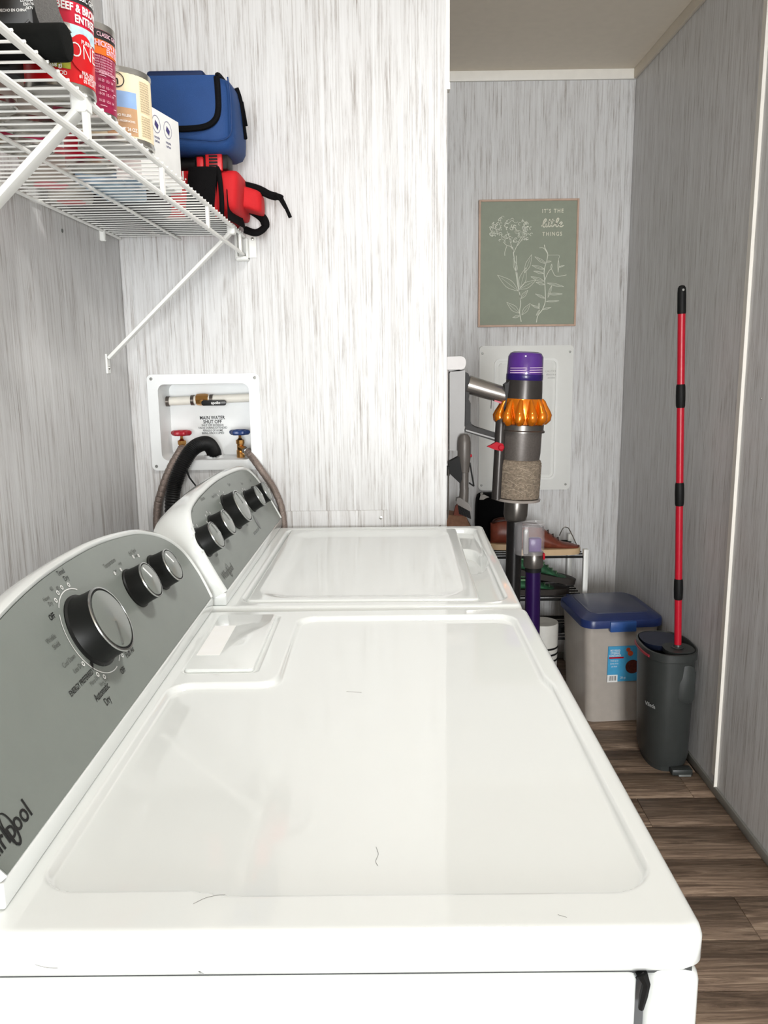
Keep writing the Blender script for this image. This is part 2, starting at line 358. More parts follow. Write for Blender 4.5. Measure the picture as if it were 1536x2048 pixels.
# ================================================================== DRYER AND WASHER
def sd_rr(x, y, x0, x1, y0, y1, r):
    qx = abs(x-(x0+x1)/2)-(x1-x0)/2+r; qy = abs(y-(y0+y1)/2)-(y1-y0)/2+r
    return min(max(qx, qy), 0)+math.hypot(max(qx, 0), max(qy, 0))-r
def smin(a, b, k):
    h = max(0, min(1, 0.5+0.5*(b-a)/k)); return b*(1-h)+a*h-k*h*(1-h)
def sstep(a, b, x):
    t = max(0, min(1, (x-a)/(b-a))); return t*t*(3-2*t)
def heightfield(x0, x1, y0, y1, nx, ny, zt, roll, cr, fn, skirt, inset=0.0):
    """rolled-edge sheet top with height offsets fn(x, y) and a skirt down"""
    mb = MB(); V = []; F = []
    def warp(t, n):   # denser towards both ends
        return t
    for j in range(ny+1):
        for i in range(nx+1):
            x = x0+(x1-x0)*i/nx; yv = y0+(y1-y0)*j/ny
            # round the plan corners
            for cx, cy, sx, sy in ((x0+cr, y0+cr, -1, -1), (x1-cr, y0+cr, 1, -1), (x0+cr, y1-cr, -1, 1), (x1-cr, y1-cr, 1, 1)):
                dx, dy = (x-cx)*sx, (yv-cy)*sy
                if dx > 0 and dy > 0:
                    l = math.hypot(dx, dy); m = max(dx, dy)
                    if l > 1e-9: x = cx+sx*dx*m/l; yv = cy+sy*dy*m/l
            d = -sd_rr(x, yv, x0, x1, y0, y1, cr)
            z = zt+fn(x, yv)
            if d < roll: z -= roll-math.sqrt(max(0, roll*roll-(roll-max(d, 0))**2))
            V.append((x, yv, z))
    W = nx+1
    F = [(j*W+i, j*W+i+1, (j+1)*W+i+1, (j+1)*W+i) for j in range(ny) for i in range(nx)]
    loop = [i for i in range(nx)]+[j*W+nx for j in range(ny)]+[ny*W+i for i in range(nx, 0, -1)]+[j*W for j in range(ny, 0, -1)]
    n = len(V); cx, cy = (x0+x1)/2, (y0+y1)/2
    for k in loop: V.append((V[k][0], V[k][1], zt-skirt+0.006))
    for k in loop:
        sx = 0.004 if V[k][0] < cx else -0.004; sy = 0.004 if V[k][1] < cy else -0.004
        V.append((V[k][0]+sx, V[k][1]+sy, zt-skirt))
    m = len(loop)
    for a in range(m):
        b = (a+1) % m
        F.append((loop[a], n+a, n+b, loop[b])); F.append((n+a, n+m+a, n+m+b, n+b))
    F.append([n+m+a for a in range(m)])
    return mb.geo(V, F)

def console(root, yc, x0, z0, alpha, outline, depth_back, top_extra=0.012):
    """control console: white shell, grey arched face"""
    a = math.radians(alpha); nrm = Vector((math.cos(a), 0, math.sin(a))); sv = Vector((-math.sin(a), 0, math.cos(a))); o = Vector((x0, yc, z0))
    def pf(u, v, h=0.0): return o+Vector((0, u, 0))+sv*v+nrm*h
    half = catmull([(u, v, 0) for u, v in outline], 8)
    half = [(p.x, p.y) for p in half]
    full = half+[(-u, v) for u, v in reversed(half[:-1])]      # ccw from right-bottom over the top to left-bottom
    poly = [(u, v) for u, v in full]
    # grey face
    obj('console_face', MB().prism(poly, pf, -0.002, 0.0012), PANELG, root, sharp=30)
    # white shell: outline pushed outwards, rounded front lip, swept to the back
    def off(d):
        out = []
        n = len(poly)
        for i, (u, v) in enumerate(poly):
            p0 = poly[max(i-1, 0)]; p1 = poly[min(i+1, n-1)]
            tx, ty = p1[0]-p0[0], p1[1]-p0[1]; l = math.hypot(tx, ty) or 1
            out.append((u+ty/l*d, max(v-tx/l*d, v)))
        return out
    rings = []
    e = top_extra
    for d, h in ((0.0, -0.001), (0.0015, 0.002), (e*0.45, 0.0035), (e*0.8, 0.001), (e, -0.005), (e*1.05, -0.02)):
        rings.append([pf(u, v, h) for u, v in off(d)])
    # back rings: shear to a vertical back
    last = off(e*1.05)
    vmax = max(v for u, v in last)
    for fr in (0.25, 0.5, 0.75, 1.0):
        rg = []
        for u, v in last:
            p = pf(u, v, -0.02); bx = x0-depth_back; 
            zz = z0+(p.z-z0)*(1-0.06*fr)-0.012*fr*fr*(1 if v > 0.5*vmax else 0.3)
            rg.append(Vector((p.x+(bx-p.x)*fr, yc+u*(1-0.02*fr), max(zz, z0-0.005) if v > 0.004 else p.z)))
        rings.append(rg)
    n = len(poly); V = [p for r in rings for p in r]; F = []
    for k in range(len(rings)-1):
        for i in range(n-1): F.append((k*n+i, k*n+i+1, (k+1)*n+i+1, (k+1)*n+i))
    F.append([(len(rings)-1)*n+i for i in range(n)])
    mb = MB().geo(V, F)
    # foot strip under the face
    w = outline[0][0]+e
    mb.box(x0-depth_back, x0+0.002, yc-w, yc+w, z0-0.0225, z0-0.001, 0.002)
    obj('console_shell', mb, ENAMEL, root, sharp=50)
    return pf, nrm, sv

def knob(root, pf, u, v, r, h, ang, big=False, mark=INKW):
    c = pf(u, v, 0.0012); n = (pf(u, v, 1)-pf(u, v, 0)); up_ = (pf(u, v+1, 0)-pf(u, v, 0)); sd = Vector((0, 1, 0))
    k = obj('knob', MB().lathe([(r*1.10, 0), (r*1.10, 0.0015), (r*1.03, 0.003), (r*1.01, 0.006), (r*0.985, h*0.55), (r*0.985, h*0.9), (r*0.99, h), (r*0.85, h+0.0005)], c, n, 40), KBLACK, root)
    obj('knob_ring', MB().lathe([(r*0.985, h-0.001), (r*1.0, h), (r*0.985, h+0.0014), (r*0.935, h+0.0016), (r*0.925, h)], c, n, 40), CHROME, k)
    obj('knob_cap', MB().lathe([(r*0.87, h), (r*0.87, h+0.0016), (r*0.4, h+0.0034), (0, h+0.0038)], c, n, 40), KFACE, k)
    d = up_*math.cos(ang)+sd*math.sin(ang); p0 = c+n*(h+0.0042)+d*r*0.12; p1 = c+n*(h+0.0026)+d*r*0.8
    obj('pointer', MB().bar(p0, p1, 0.0016 if not big else 0.003, 0.001, up=n), mark, k)
    return k

# ---------------- dryer
DX0, DX1, DY0, DY1, ZT = -0.50, 0.2235, 0.506, 1.2665, 0.92
dr = thing('clothes_dryer', (-0.13, 0.886, 0), 'white clothes dryer nearest the camera with grey arched control console', 'dryer')
def dry_h(x, y):
    a = sd_rr(x, y, -0.278, 0.197, 0.557, 0.967, 0.032); b = sd_rr(x, y, -0.145, 0.197, 0.557, 1.231, 0.032)
    d = smin(a, b, 0.03)
    h = -0.0075*(1-sstep(-0.0050, 0.0, d))
    # shallow well round the lint door
    l = sd_rr(x, y, -0.274, -0.174, 0.998, 1.238, 0.01)
    h -= 0.002*(1-sstep(-0.003, 0.001, l))
    return h
obj('dryer_top', heightfield(DX0, DX1, DY0, DY1, 330, 346, ZT, 0.010, 0.016, dry_h, 0.034), ENAMEL, dr, sharp=70)
obj('cabinet', MB().box(DX0+0.004, 0.176, DY0+0.004, DY1-0.004, 0.03, ZT-0.0375, 0.006, 4), ENAMEL, dr)
obj('seam_shade_strip', MB().box(DX0+0.010, DX1-0.008, DY0+0.0075, DY1-0.0075, ZT-0.039, ZT-0.033), mat('seam_shade', (60, 62, 62), 0.7), dr)  # dark inset strip, added so the open seam reads as shade
obj('front_panel', MB().box(0.183, DX1-0.001, DY0+0.002, DY1-0.002, 0.05, ZT-0.0345, 0.012, 4), ENAMEL, dr)
obj('gasket_strip', MB().box(0.174, 0.184, DY0+0.012, DY1-0.012, 0.05, ZT-0.036), mat('gap_grey', (120, 124, 128), 0.3, metal=0.6), dr)
obj('torn_seal', MB().tube([(0.178, DY0+0.004, 0.884), (0.1815, DY0+0.003, 0.876), (0.180, DY0+0.003, 0.866), (0.1785, DY0+0.003, 0.855)], [0.0045, 0.003, 0.003, 0.002], 6).tube([(0.180, DY0+0.004, 0.884), (0.174, DY0+0.003, 0.880)], [0.002, 0.001], 5), BLACK, dr)
for sx in (DX0+0.06, DX1-0.06):
    for sy in (DY0+0.06, DY1-0.06):
        obj('leg', MB().lathe([(0.018, 0), (0.018, 0.012), (0.008, 0.014), (0.008, 0.035)], (sx, sy, 0.0), (0, 0, 1), 16), BLACK, dr)
ld = obj('lint_door', MB().prism(rrect(-0.271, -0.180, 1.003, 1.234, 0.006), lambda u, v, h: Vector((u, v, h)), ZT-0.003, ZT+0.0035, 0.0022), ENAMEL, dr)
obj('sticker', MB().prism(rrect(-0.2665, -0.2345, 1.054, 1.179, 0.001, 2), lambda u, v, h: Vector((u, v, h)), ZT+0.0035, ZT+0.0037), mat('sticker_white', (255, 255, 252), 0.7), ld)
DOUT = [(0.358, 0.0), (0.364, 0.024), (0.366, 0.050), (0.355, 0.088), (0.314, 0.122), (0.245, 0.148), (0.165, 0.162), (0.08, 0.170), (0.0, 0.172)]
pf, nrm, sv = console(dr, 0.903, -0.2905, 0.943, 28, DOUT, 0.125, 0.010)
knob(dr, pf, -0.044, 0.095, 0.040, 0.028, math.radians(205), True, INKG)
knob(dr, pf, 0.122, 0.096, 0.0255, 0.024, math.radians(-20))
knob(dr, pf, 0.221, 0.090, 0.0255, 0.024, math.radians(-20))
def face_fn(pf_, u0, v0, rot=0.0, h=0.0017):
    c, s = math.cos(rot), math.sin(rot)
    return lambda u, v: pf_(u0+u*c-v*s, v0+u*s+v*c, h)
# printed dial ring and lettering
mb = MB(); KU, KV = -0.044, 0.095
def arc(a0, a1, r, w=0.0012):
    n = max(4, int(abs(a1-a0)/6)); mb.ribbon([pf(KU+r*math.cos(math.radians(a0+(a1-a0)*i/n)), KV+r*math.sin(math.radians(a0+(a1-a0)*i/n)), 0.0018) for i in range(n+1)], w, nrm)
RR = 0.052
arc(-30, -70, RR); arc(-82, -222, RR); arc(-232, -300, RR)
for ang in (-240, -254, -268, -285, -40, -56, -122, -134, -158):
    cu, cv = KU+(RR+0.005)*math.cos(math.radians(ang)), KV+(RR+0.005)*math.sin(math.radians(ang))
    mb.ribbon([pf(cu+0.0022*math.cos(a), cv+0.0022*math.sin(a), 0.0018) for a in [2*PI*i/10 for i in range(10)]], 0.0014, nrm, closed=True)
obj('dial_marks', mb, INKW, dr, smooth=False, recalc=False)
mb = MB()
def put(s, u, v, size, bold=0.0, sx=0.8): text_on(mb, s, size*0.9, face_fn(pf, KU+(u-KU)*0.86, KV+(v-KV)*0.86), bold, sx)
put('Automatic', KU-0.060, KV-0.067, 0.013, 0.008); put('Dry', KU-0.060, KV-0.080, 0.013, 0.008)
put('ENERGY PREFERRED', KU-0.088, KV-0.040, 0.0095, 0.012)
put('OFF', KU+0.016, KV-0.070, 0.010, 0.02); put('OFF', KU-0.062, KV+0.044, 0.010, 0.02)
put('Fluff Air', KU+0.062, KV-0.060, 0.012, 0.005)
put('Timed', KU+0.018, KV+0.083, 0.010); put('Dry', KU+0.022, KV+0.073, 0.010)
mb.ribbon([pf(KU-0.042, KV-0.034, 0.0018), pf(KU-0.038, KV-0.028, 0.0018), pf(KU-0.034, KV-0.024, 0.0018)], [0.001, 0.006, 0.001], nrm)
obj('lettering', mb, INKB, dr, smooth=False, recalc=False)
mb = MB()
put('Cool Down', KU-0.085, KV-0.010, 0.009); put('Less Dry', KU-0.076, KV-0.024, 0.009); put('More Dry', KU-0.060, KV-0.050, 0.008); put('Very Dry', KU-0.043, KV-0.060, 0.008)
put('Wrinkle', KU-0.092, KV+0.024, 0.009); put('Shield', KU-0.090, KV+0.014, 0.009)
put('Heavy', KU-0.050, KV+0.066, 0.008); put('Dry', KU-0.048, KV+0.058, 0.008); put('60', KU-0.026, KV+0.072, 0.008); put('40', KU-0.012, KV+0.068, 0.008)
put('Temperature', 0.118, 0.150, 0.0105); put('Low', 0.120, 0.136, 0.007); put('High', 0.150, 0.140, 0.007); put('End Signal', 0.215, 0.143, 0.0095); put('Wrinkle', 0.222, 0.134, 0.006)
obj('small_print', mb, INKG, dr, smooth=False, recalc=False)
mb = MB()
for (u, v) in ((0.092, 0.128), (0.114, 0.127), (0.190, 0.127), (0.172, 0.130)):
    mb.ribbon([pf(u+0.0018*math.cos(a), v+0.0018*math.sin(a), 0.0018) for a in [2*PI*i/8 for i in range(8)]], 0.002, nrm, closed=True)
obj('indicator_dots', mb, INKW, dr, smooth=False, recalc=False)
def logo(root, pf_, nrm_, u, v, size, ink):
    m = MB(); text_on(m, 'Whirlpool', size, face_fn(pf_, u, v), 0.012, 0.92)
    pts = []
    for i in range(30):
        a = math.radians(120+i*330/29); pts.append(pf_(u+size*0.50+size*0.26*math.cos(a)-0.10*size*math.sin(a)*0, v+size*0.02+size*0.62*math.sin(a), 0.0018))
    m.ribbon(pts, [size*0.05+size*0.06*math.sin(PI*i/29) for i in range(30)], nrm_)
    obj('logo', m, ink, root, smooth=False, recalc=False)
logo(dr, pf, nrm, -0.340, 0.021, 0.023, INKB)

# ---------------- washer
wa = thing('washing_machine', (-0.02, 1.605, 0), 'white top-loading washing machine between dryer and partition wall', 'washing machine')
WX0, WX1, WY0, WY1 = -0.47, 0.225, 1.279, 1.930
def wash_h(x, y):
    d = sd_rr(x, y, -0.247, 0.204, 1.305, 1.902, 0.03)
    h = -0.013*(1-sstep(-0.007, 0.0, d))
    # finger pocket scoop beside the lid edge
    q = ((x-0.165)/0.034)**2+((y-1.63)/0.105)**2
    if q < 1: h -= 0.026*(1-q)**0.6
    return h
obj('washer_top', heightfield(WX0, WX1, WY0, WY1, 232, 218, ZT, 0.009, 0.014, wash_h, 0.03), ENAMEL, wa, sharp=70)
def lid_h(x, y):
    d = sd_rr(x, y, -0.228, 0.140, 1.325, 1.882, 0.06)
    h = -0.0075*(1-sstep(-0.045, 0.0, d))
    return h
obj('lid', heightfield(-0.240, 0.158, 1.3125, 1.893, 132, 194, ZT+0.001, 0.0045, 0.012, lid_h, 0.012), ENAMEL, wa, sharp=70)
obj('cabinet', MB().box(WX0+0.006, WX1-0.006, WY0+0.004, WY1-0.004, 0.03, ZT-0.029, 0.01, 3), ENAMEL, wa)
for sx in (WX0+0.06, WX1-0.06):
    for sy in (WY0+0.06, WY1-0.06):
        obj('leg', MB().lathe([(0.018, 0), (0.018, 0.012), (0.008, 0.014), (0.008, 0.035)], (sx, sy, 0.0), (0, 0, 1), 16), BLACK, wa)
WOUT = [(0.310, 0.0), (0.312, 0.03), (0.310, 0.070), (0.298, 0.110), (0.264, 0.138), (0.205, 0.149), (0.130, 0.155), (0.06, 0.158), (0.0, 0.159)]
pw, nw, sw = console(wa, 1.612, -0.268, 0.943, 28, WOUT, 0.125, 0.014)
for (u, v, r) in ((-0.290, 0.088, 0.025), (-0.188, 0.090, 0.025), (-0.044, 0.094, 0.035), (0.128, 0.084, 0.024), (0.214, 0.080, 0.024)):
    knob(wa, pw, u, v, r, 0.026, math.radians(0), mark=INKG)
mb = MB()
mb.ribbon([pw(0.092+0.008*math.cos(a), 0.040+0.016*math.sin(a), 0.0018) for a in [2*PI*i/20 for i in range(20)]], 0.003, nw, closed=True)
mb.prism([(0.092+0.006*math.cos(2*PI*i/16), 0.040+0.014*math.sin(2*PI*i/16)) for i in range(16)], pw, 0.0012, 0.002)
for i in range(6): mb.prism(rrect(0.022+i*0.010, 0.027+i*0.010, 0.024, 0.030, 0.001, 2), pw, 0.0012, 0.0019)
obj('start_button', mb, mat('button_grey', (104, 108, 106), 0.3), wa)
mb = MB()
for (u, v, s_) in ((-0.262, 0.142, 'Normal'), (-0.165, 0.148, 'Delicates'), (-0.165, 0.058, 'Warm'), (-0.262, 0.056, 'Small'), (0.15, 0.125, 'Rinse'), (0.235, 0.118, 'Soil'), (0.10, 0.064, 'Start'), (-0.09, 0.140, 'Heavy Duty'), (0.05, 0.14, 'Colors'), (0.012, 0.052, 'Bulky')):
    text_on(mb, s_, 0.0095, face_fn(pw, u, v), 0, 0.8)
obj('small_print', mb, INKG, wa, smooth=False, recalc=False)
mb = MB()
for (cu, cv, r_) in ((-0.290, 0.088, 0.033), (-0.188, 0.090, 0.034), (-0.044, 0.094, 0.047), (0.128, 0.084, 0.031)):
    for k in range(9):
        a = math.radians(200-k*28); u, v = cu+r_*math.cos(a), cv+r_*math.sin(a)
        mb.ribbon([pw(u+0.0016*math.cos(b), v+0.0016*math.sin(b), 0.0018) for b in [2*PI*i/8 for i in range(8)]], 0.0014, nw, closed=True)
obj('dial_marks', mb, INKW, wa, smooth=False, recalc=False)
logo(wa, pw, nw, -0.258, 0.020, 0.020, INKG)
wa.rotation_euler = (0, 0, math.radians(-0.9))

# ================================================================== WATER BOX
wb = thing('water_supply_box', (-0.44, YP, 1.06), 'white recessed water shut-off box in the partition above the washer', 'valve box')
fo = rrect(-0.5735, -0.3045, 1.0605, 1.2915, 0.012); fi = rrect(BX0+0.004, BX1-0.004, BZ0+0.003, BZ1-0.003, 0.016)
n = len(fo); V = []; F = []
for (o_, yy) in ((fo, YP), (fo, YP-0.007), (fi, YP-0.009), (fi, YP+0.005)):
    V += [(u, yy, v) for u, v in o_]
bk = rrect(BX0+0.008, BX1-0.008, BZ0+0.006, BZ1-0.006, 0.014); V += [(u, YP+0.078, v) for u, v in bk]
for k in range(4): F += [(k*n+i, k*n+(i+1) % n, (k+1)*n+(i+1) % n, (k+1)*n+i) for i in range(n)]
F.append([4*n+i for i in range(n)])
BOXW = mat('box_plastic', (238, 240, 240), 0.4, var=0.015)
obj('box_body', MB().geo(V, F), BOXW, wb, sharp=40)
for (x, z) in ((-0.563, 1.281), (-0.315, 1.281), (-0.563, 1.071)):
    obj('screw', MB().lathe([(0.004, 0), (0.0035, 0.0018), (0, 0.002)], (x, YP-0.007, z), (0, -1, 0), 12), mat('screw_grey', (120, 120, 116), 0.4, metal=0.7), wb)
pipe = obj('pipe', MB().tube([(BX0+0.006, 2.012, 1.2245), (BX1-0.006, 2.012, 1.2315)], 0.0105, 16), mat('pipe_white', (240, 236, 226), 0.3), wb)
CLAMP = mat('clamp_steel', (112, 104, 98), 0.3, metal=0.8)
for x in (-0.541, -0.480, -0.433):
    z = 1.2245+(x+0.546)/0.214*0.007
    obj('clamp_ring', MB().lathe([(0.0108, -0.004), (0.0125, -0.004), (0.0125, 0.004), (0.0108, 0.004)], (x, 2.012, z), (1, 0, 0), 20), CLAMP, pipe)
bv = obj('ball_valve', MB().lathe([(0.010, -0.016), (0.0135, -0.014), (0.0145, -0.006), (0.0145, 0.006), (0.0135, 0.014), (0.010, 0.016)], (-0.456, 2.012, 1.228), (1, 0, 0), 8).lathe([(0.006, 0), (0.006, 0.014), (0.0045, 0.02), (0, 0.021)], (-0.452, 2.002, 1.224), (0, -1, 0), 12), BRASS, wb)
lv = obj('lever', MB().prism(rrect(-0.452, -0.392, 1.2145, 1.2275, 0.005), lambda u, v, h: Vector((u, h, v)), 1.984, 1.980, 0.001), mat('lever_black', (18, 18, 20), 0.35), wb)
mb = MB(); text_on(mb, 'apollo', 0.009, plane_fn((-0.417, 1.9795, 1.221), (1, 0, 0), (0, 0, 1)), 0.02, 1.0)
obj('lettering', mb, INKW, lv, smooth=False, recalc=False)
mb = MB(); pf2 = lambda dz: plane_fn((-0.4395, YP+0.0772, 1.181-dz), (1, 0, 0), (0, 0, 1))
text_on(mb, 'MAIN WATER', 0.0125, pf2(0.0), 0.02, 0.82); text_on(mb, 'SHUT OFF', 0.0125, pf2(0.0100), 0.02, 0.82)
for i, s_ in enumerate(('SHUT OFF EXTERIOR', 'VALVE DURING EXTENDED', 'PERIODS OF HOME', 'BEING UNOCCUPIED')): text_on(mb, s_, 0.0072, pf2(0.0185+i*0.0066), 0.012, 0.82)
obj('lettering', mb, INKB, wb, smooth=False, recalc=False)
obj('drain_ring', MB().lathe([(0.020, 0), (0.024, 0.0), (0.024, 0.007), (0.020, 0.007), (0.018, 0.004)], (-0.432, 2.0, BZ0+0.003), (0, 0, 1), 24), BOXW, wb)
def tap(x, colr, name, right):
    b = obj('tap_body', MB().lathe([(0.010, 0), (0.010, 0.018), (0.0085, 0.02), (0.0085, 0.034), (0.0105, 0.035), (0.0105, 0.044), (0.006, 0.046), (0.0035, 0.05), (0.0035, 0.062)], (x, 1.992, BZ0+0.003), (0, 0, 1), 8).lathe([(0.0085, 0), (0.0085, 0.016), (0.0105, 0.017), (0.0105, 0.028), (0.006, 0.03)], (x, 1.990, BZ0+0.028), ((0.75 if right else 0.1), -0.62, -0.3), 10), BRASS, wb)
    obj('tap_wheel', MB().lathe([(0.005, -0.004), (0.020, -0.006), (0.0235, -0.002), (0.0235, 0.003), (0.020, 0.006), (0.016, 0.004), (0.015, 0.0), (0.006, 0.003), (0.004, 0.005), (0, 0.005)], (x, 1.992, BZ0+0.066), (0, 0, 1), 36, rmod=lambda a, h: 1+0.09*math.cos(6*a)), mat(name, colr, 0.35, var=0.1), b)
    return b
tap(-0.508, (176, 26, 44), 'wheel_red', False); tap(-0.364, (30, 56, 112), 'wheel_blue', True)
BRAID = mat('braided_steel', (140, 126, 118), 0.38, metal=0.55, var=0.25, vscale=350, bump=0.5, bscale=900)
def hose(name, pts, r, material, label, ribs=0.0, pitch=0.006):
    P = catmull(pts, 24); R = [r*(0.90 if i % 6 == 0 else 1.0) for i in range(len(P))]
    return tag(obj(name, MB().tube(P, R, 12), material), label, 'hose')
h1 = hose('supply_hose', [(-0.502, 1.972, 1.112), (-0.506, 1.955, 1.104), (-0.527, 1.938, 1.066), (-0.550, 1.935, 1.012), (-0.566, 1.938, 0.95), (-0.570, 1.940, 0.80)], 0.0098, BRAID, 'braided steel hose leading left from the red water tap')
obj('hose_nut', MB().lathe([(0.010, 0), (0.0115, 0.002), (0.0115, 0.010), (0.009, 0.012), (0.008, 0.018)], (-0.504, 1.968, 1.112), (-0.15, -0.7, -0.7), 6), TIN, h1)
h2 = hose('supply_hose', [(-0.344, 1.972, 1.102), (-0.336, 1.955, 1.098), (-0.306, 1.930, 1.063), (-0.274, 1.944, 1.004), (-0.258, 1.9485, 0.935), (-0.258, 1.9495, 0.80)], 0.0085, BRAID, 'braided steel hose arching right from the blue water tap')
obj('hose_nut', MB().lathe([(0.010, 0), (0.0115, 0.002), (0.0115, 0.010), (0.009, 0.012), (0.008, 0.018)], (-0.348, 1.974, 1.105), (0.6, -0.7, -0.3), 8), TIN, h2)
P = catmull([(-0.432, 1.995, 1.075), (-0.430, 1.990, 1.10), (-0.442, 1.965, 1.124), (-0.470, 1.930, 1.112), (-0.500, 1.905, 1.055), (-0.515, 1.895, 0.985), (-0.518, 1.900, 0.82)], 30)
dh = tag(obj('drain_hose', MB().tube(P, [0.0185 if i % 2 else 0.0163 for i in range(len(P))], 14), mat('hose_black', (16, 16, 16), 0.5)), 'black corrugated drain hose curving out of the water box', 'hose')
obj('cable_tie', MB().tube([(-0.488, 1.918, 1.085), (-0.482, 1.905, 1.078), (-0.470, 1.895, 1.05), (-0.452, 1.888, 1.028)], [0.004, 0.003, 0.0022, 0.002], 6), BLACK, dh)

# ================================================================== WIRE SHELF
ZS = 1.602
sh = thing('wire_shelf', (-0.47, 1.28, ZS-0.04), 'white wire shelf on the left wall carrying cans and bags', 'shelf')
SY0, SY1 = 0.60, 1.953
SF, SB = -0.3253, -0.611
obj('front_rod', MB().tube([(SF, SY0, ZS), (SF, SY1, ZS)], 0.0042, 10), SHELFW, sh)
obj('lip_rod', MB().tube([(SF-0.002, SY0, ZS-0.040), (SF-0.002, SY1, ZS-0.040)], 0.0042, 10), SHELFW, sh)
obj('back_rod', MB().tube([(SB, SY0, ZS), (SB, SY1-0.006, ZS)], 0.0036, 10), SHELFW, sh)
obj('middle_rod', MB().tube([(-0.474, SY0, ZS-0.004), (-0.474, SY1-0.003, ZS-0.004)], 0.0030, 10), SHELFW, sh)
wire0 = None; yy = SY0+0.012
while yy < SY1-0.01:
    if wire0 is None:
        wire0 = obj('wire', MB().tube([(SB-0.002, yy, ZS+0.0025), (SF+0.005, yy, ZS+0.0025)], 0.0014, 6), SHELFW, sh); wy = yy
    else:
        w = wire0.copy(); COL.objects.link(w); w.parent = sh; w.location = (0, yy-wy, 0)
    yy += 0.0254
for yy in (0.645, 0.9475, 1.253, 1.558, 1.895):
    obj('lip_strap', MB().box(SF-0.003, SF+0.003, yy-0.006, yy+0.006, ZS-0.042, ZS-0.002, 0.001, 1), SHELFW, sh)
for yy in (0.948, 1.817):
    br = obj('brace', MB().bar((SF-0.008, yy, ZS-0.012), (XL+0.006, yy, 1.330), 0.022, 0.007, 0.0015, up=(1, 0, 0)).box(SF-0.013, SF+0.004, yy-0.011, yy+0.011, ZS-0.014, ZS+0.007, 0.002, 1), SHELFW, sh)
    obj('brace_foot', MB().box(XL, XL+0.004, yy-0.010, yy+0.010, 1.297, 1.340, 0.001, 1), SHELFW, br)
    obj('screw', MB().lathe([(0.004, 0), (0.003, 0.002), (0, 0.0022)], (XL+0.004, yy, 1.309), (1, 0, 0), 10), TIN, br)
for yy in (1.372, 1.833):
    obj('wall_clip', MB().box(XL, XL+0.012, yy-0.006, yy+0.006, ZS-0.022, ZS+0.005, 0.002, 1), SHELFW, sh)
eb = obj('end_bracket', MB().box(SF-0.020, SF-0.014, 1.930, YP, ZS-0.052, ZS+0.004, 0.002, 1).box(SF-0.020, SF+0.010, 1.930, YP, ZS-0.054, ZS-0.045, 0.003, 1).box(SF+0.004, SF+0.010, 1.936, YP, ZS-0.052, ZS-0.004, 0.002, 1).box(SF-0.022, SF+0.026, YP-0.003, YP, ZS-0.046, ZS+0.006, 0.004, 2), SHELFW, sh)
obj('screw', MB().lathe([(0.0042, 0), (0.0035, 0.002), (0, 0.0022)], (SF+0.018, YP-0.003, ZS-0.004), (0, -1, 0), 10), TIN, eb)

def soft(x0, x1, y0, y1, z0, z1, r, bulge, sub=3, fn=None):
    b = bmesh.new(); bmesh.ops.create_cube(b, size=1)
    bmesh.ops.subdivide_edges(b, edges=b.edges[:], cuts=7, use_grid_fill=True)
    for v in b.verts:
        c = v.co.copy()*2; s_ = Vector((1-bulge*(1-c.y**2)*(1-c.z**2)*0, 1, 1))
        l = max(abs(c.x), abs(c.y), abs(c.z)); k = (abs(c.x)**8+abs(c.y)**8+abs(c.z)**8)**(1/8)
        c = c*(l/k) if k else c
        c.x *= 1+bulge*(1-c.y*c.y)*(1-c.z*c.z); c.y *= 1+bulge*(1-c.x*c.x)*(1-c.z*c.z)*0.6
        p = Vector(((x0+x1)/2+c.x*(x1-x0)/2, (y0+y1)/2+c.y*(y1-y0)/2, (z0+z1)/2+c.z*(z1-z0)/2))
        if fn: p = fn(p)
        v.co = p
    return MB().merge(b)
# ------------------------------------------------ things on the shelf
SHZ = ZS+0.0045
def cyl_fn(c, r, z0, phi0, tilt=None):
    return lambda u, v: Vector((c[0]+r*math.cos(phi0+u/r), c[1]+r*math.sin(phi0+u/r), z0+v))
def can_body(root, c, r, h, z0=SHZ):
    obj('can_body', MB().lathe([(r*0.90, 0.004), (r*0.95, 0.0), (r*1.0, 0.001), (r*1.0, 0.004), (r*0.975, 0.008), (r*0.975, h-0.008), (r, h-0.004), (r, h), (r*0.96, h), (r*0.94, h-0.004), (0, h-0.004)], (c[0], c[1], z0), (0, 0, 1), 40), TIN, root)
def patch(root, name, c, r, z0, phi, u0, u1, v0, v1, material, parent=None, dr_=0.0002):
    f_ = cyl_fn(c, r+dr_, z0, phi); n = max(3, int((u1-u0)/0.004))
    return obj(name, MB().quadgrid(lambda i, j: f_(u0+(u1-u0)*i, v0+(v1-v0)*j), n, 1), material, parent or root, recalc=False)
def blob(root, name, c, r, z0, phi, uc, vc, ru, rv, material, dr_=0.0005):
    f_ = cyl_fn(c, r+dr_, z0, phi); V = [f_(uc, vc)]+[f_(uc+ru*math.cos(2*PI*i/24), vc+rv*math.sin(2*PI*i/24)) for i in range(24)]
    # fan with rings so that it follows the curve
    mb = MB(); rings = [[f_(uc+ru*q*math.cos(2*PI*i/24), vc+rv*q*math.sin(2*PI*i/24)) for i in range(24)] for q in (0.02, 0.25, 0.5, 0.75, 1.0)]
    V = [p for rg in rings for p in rg]; F = [(k*24+i, k*24+(i+1) % 24, (k+1)*24+(i+1) % 24, (k+1)*24+i) for k in range(4) for i in range(24)]
    return obj(name, mb.geo(V, F), material, root, recalc=False)
CRIM = mat('label_crimson', (196, 18, 52), 0.35); RED = mat('label_red', (214, 14, 24), 0.35); MAROON = mat('label_maroon', (150, 20, 66), 0.4)
ORANGE = mat('label_orange', (238, 112, 24), 0.4); BLKL = mat('label_black', (34, 32, 32), 0.4); CREAM = mat('label_cream', (240, 222, 186), 0.5)
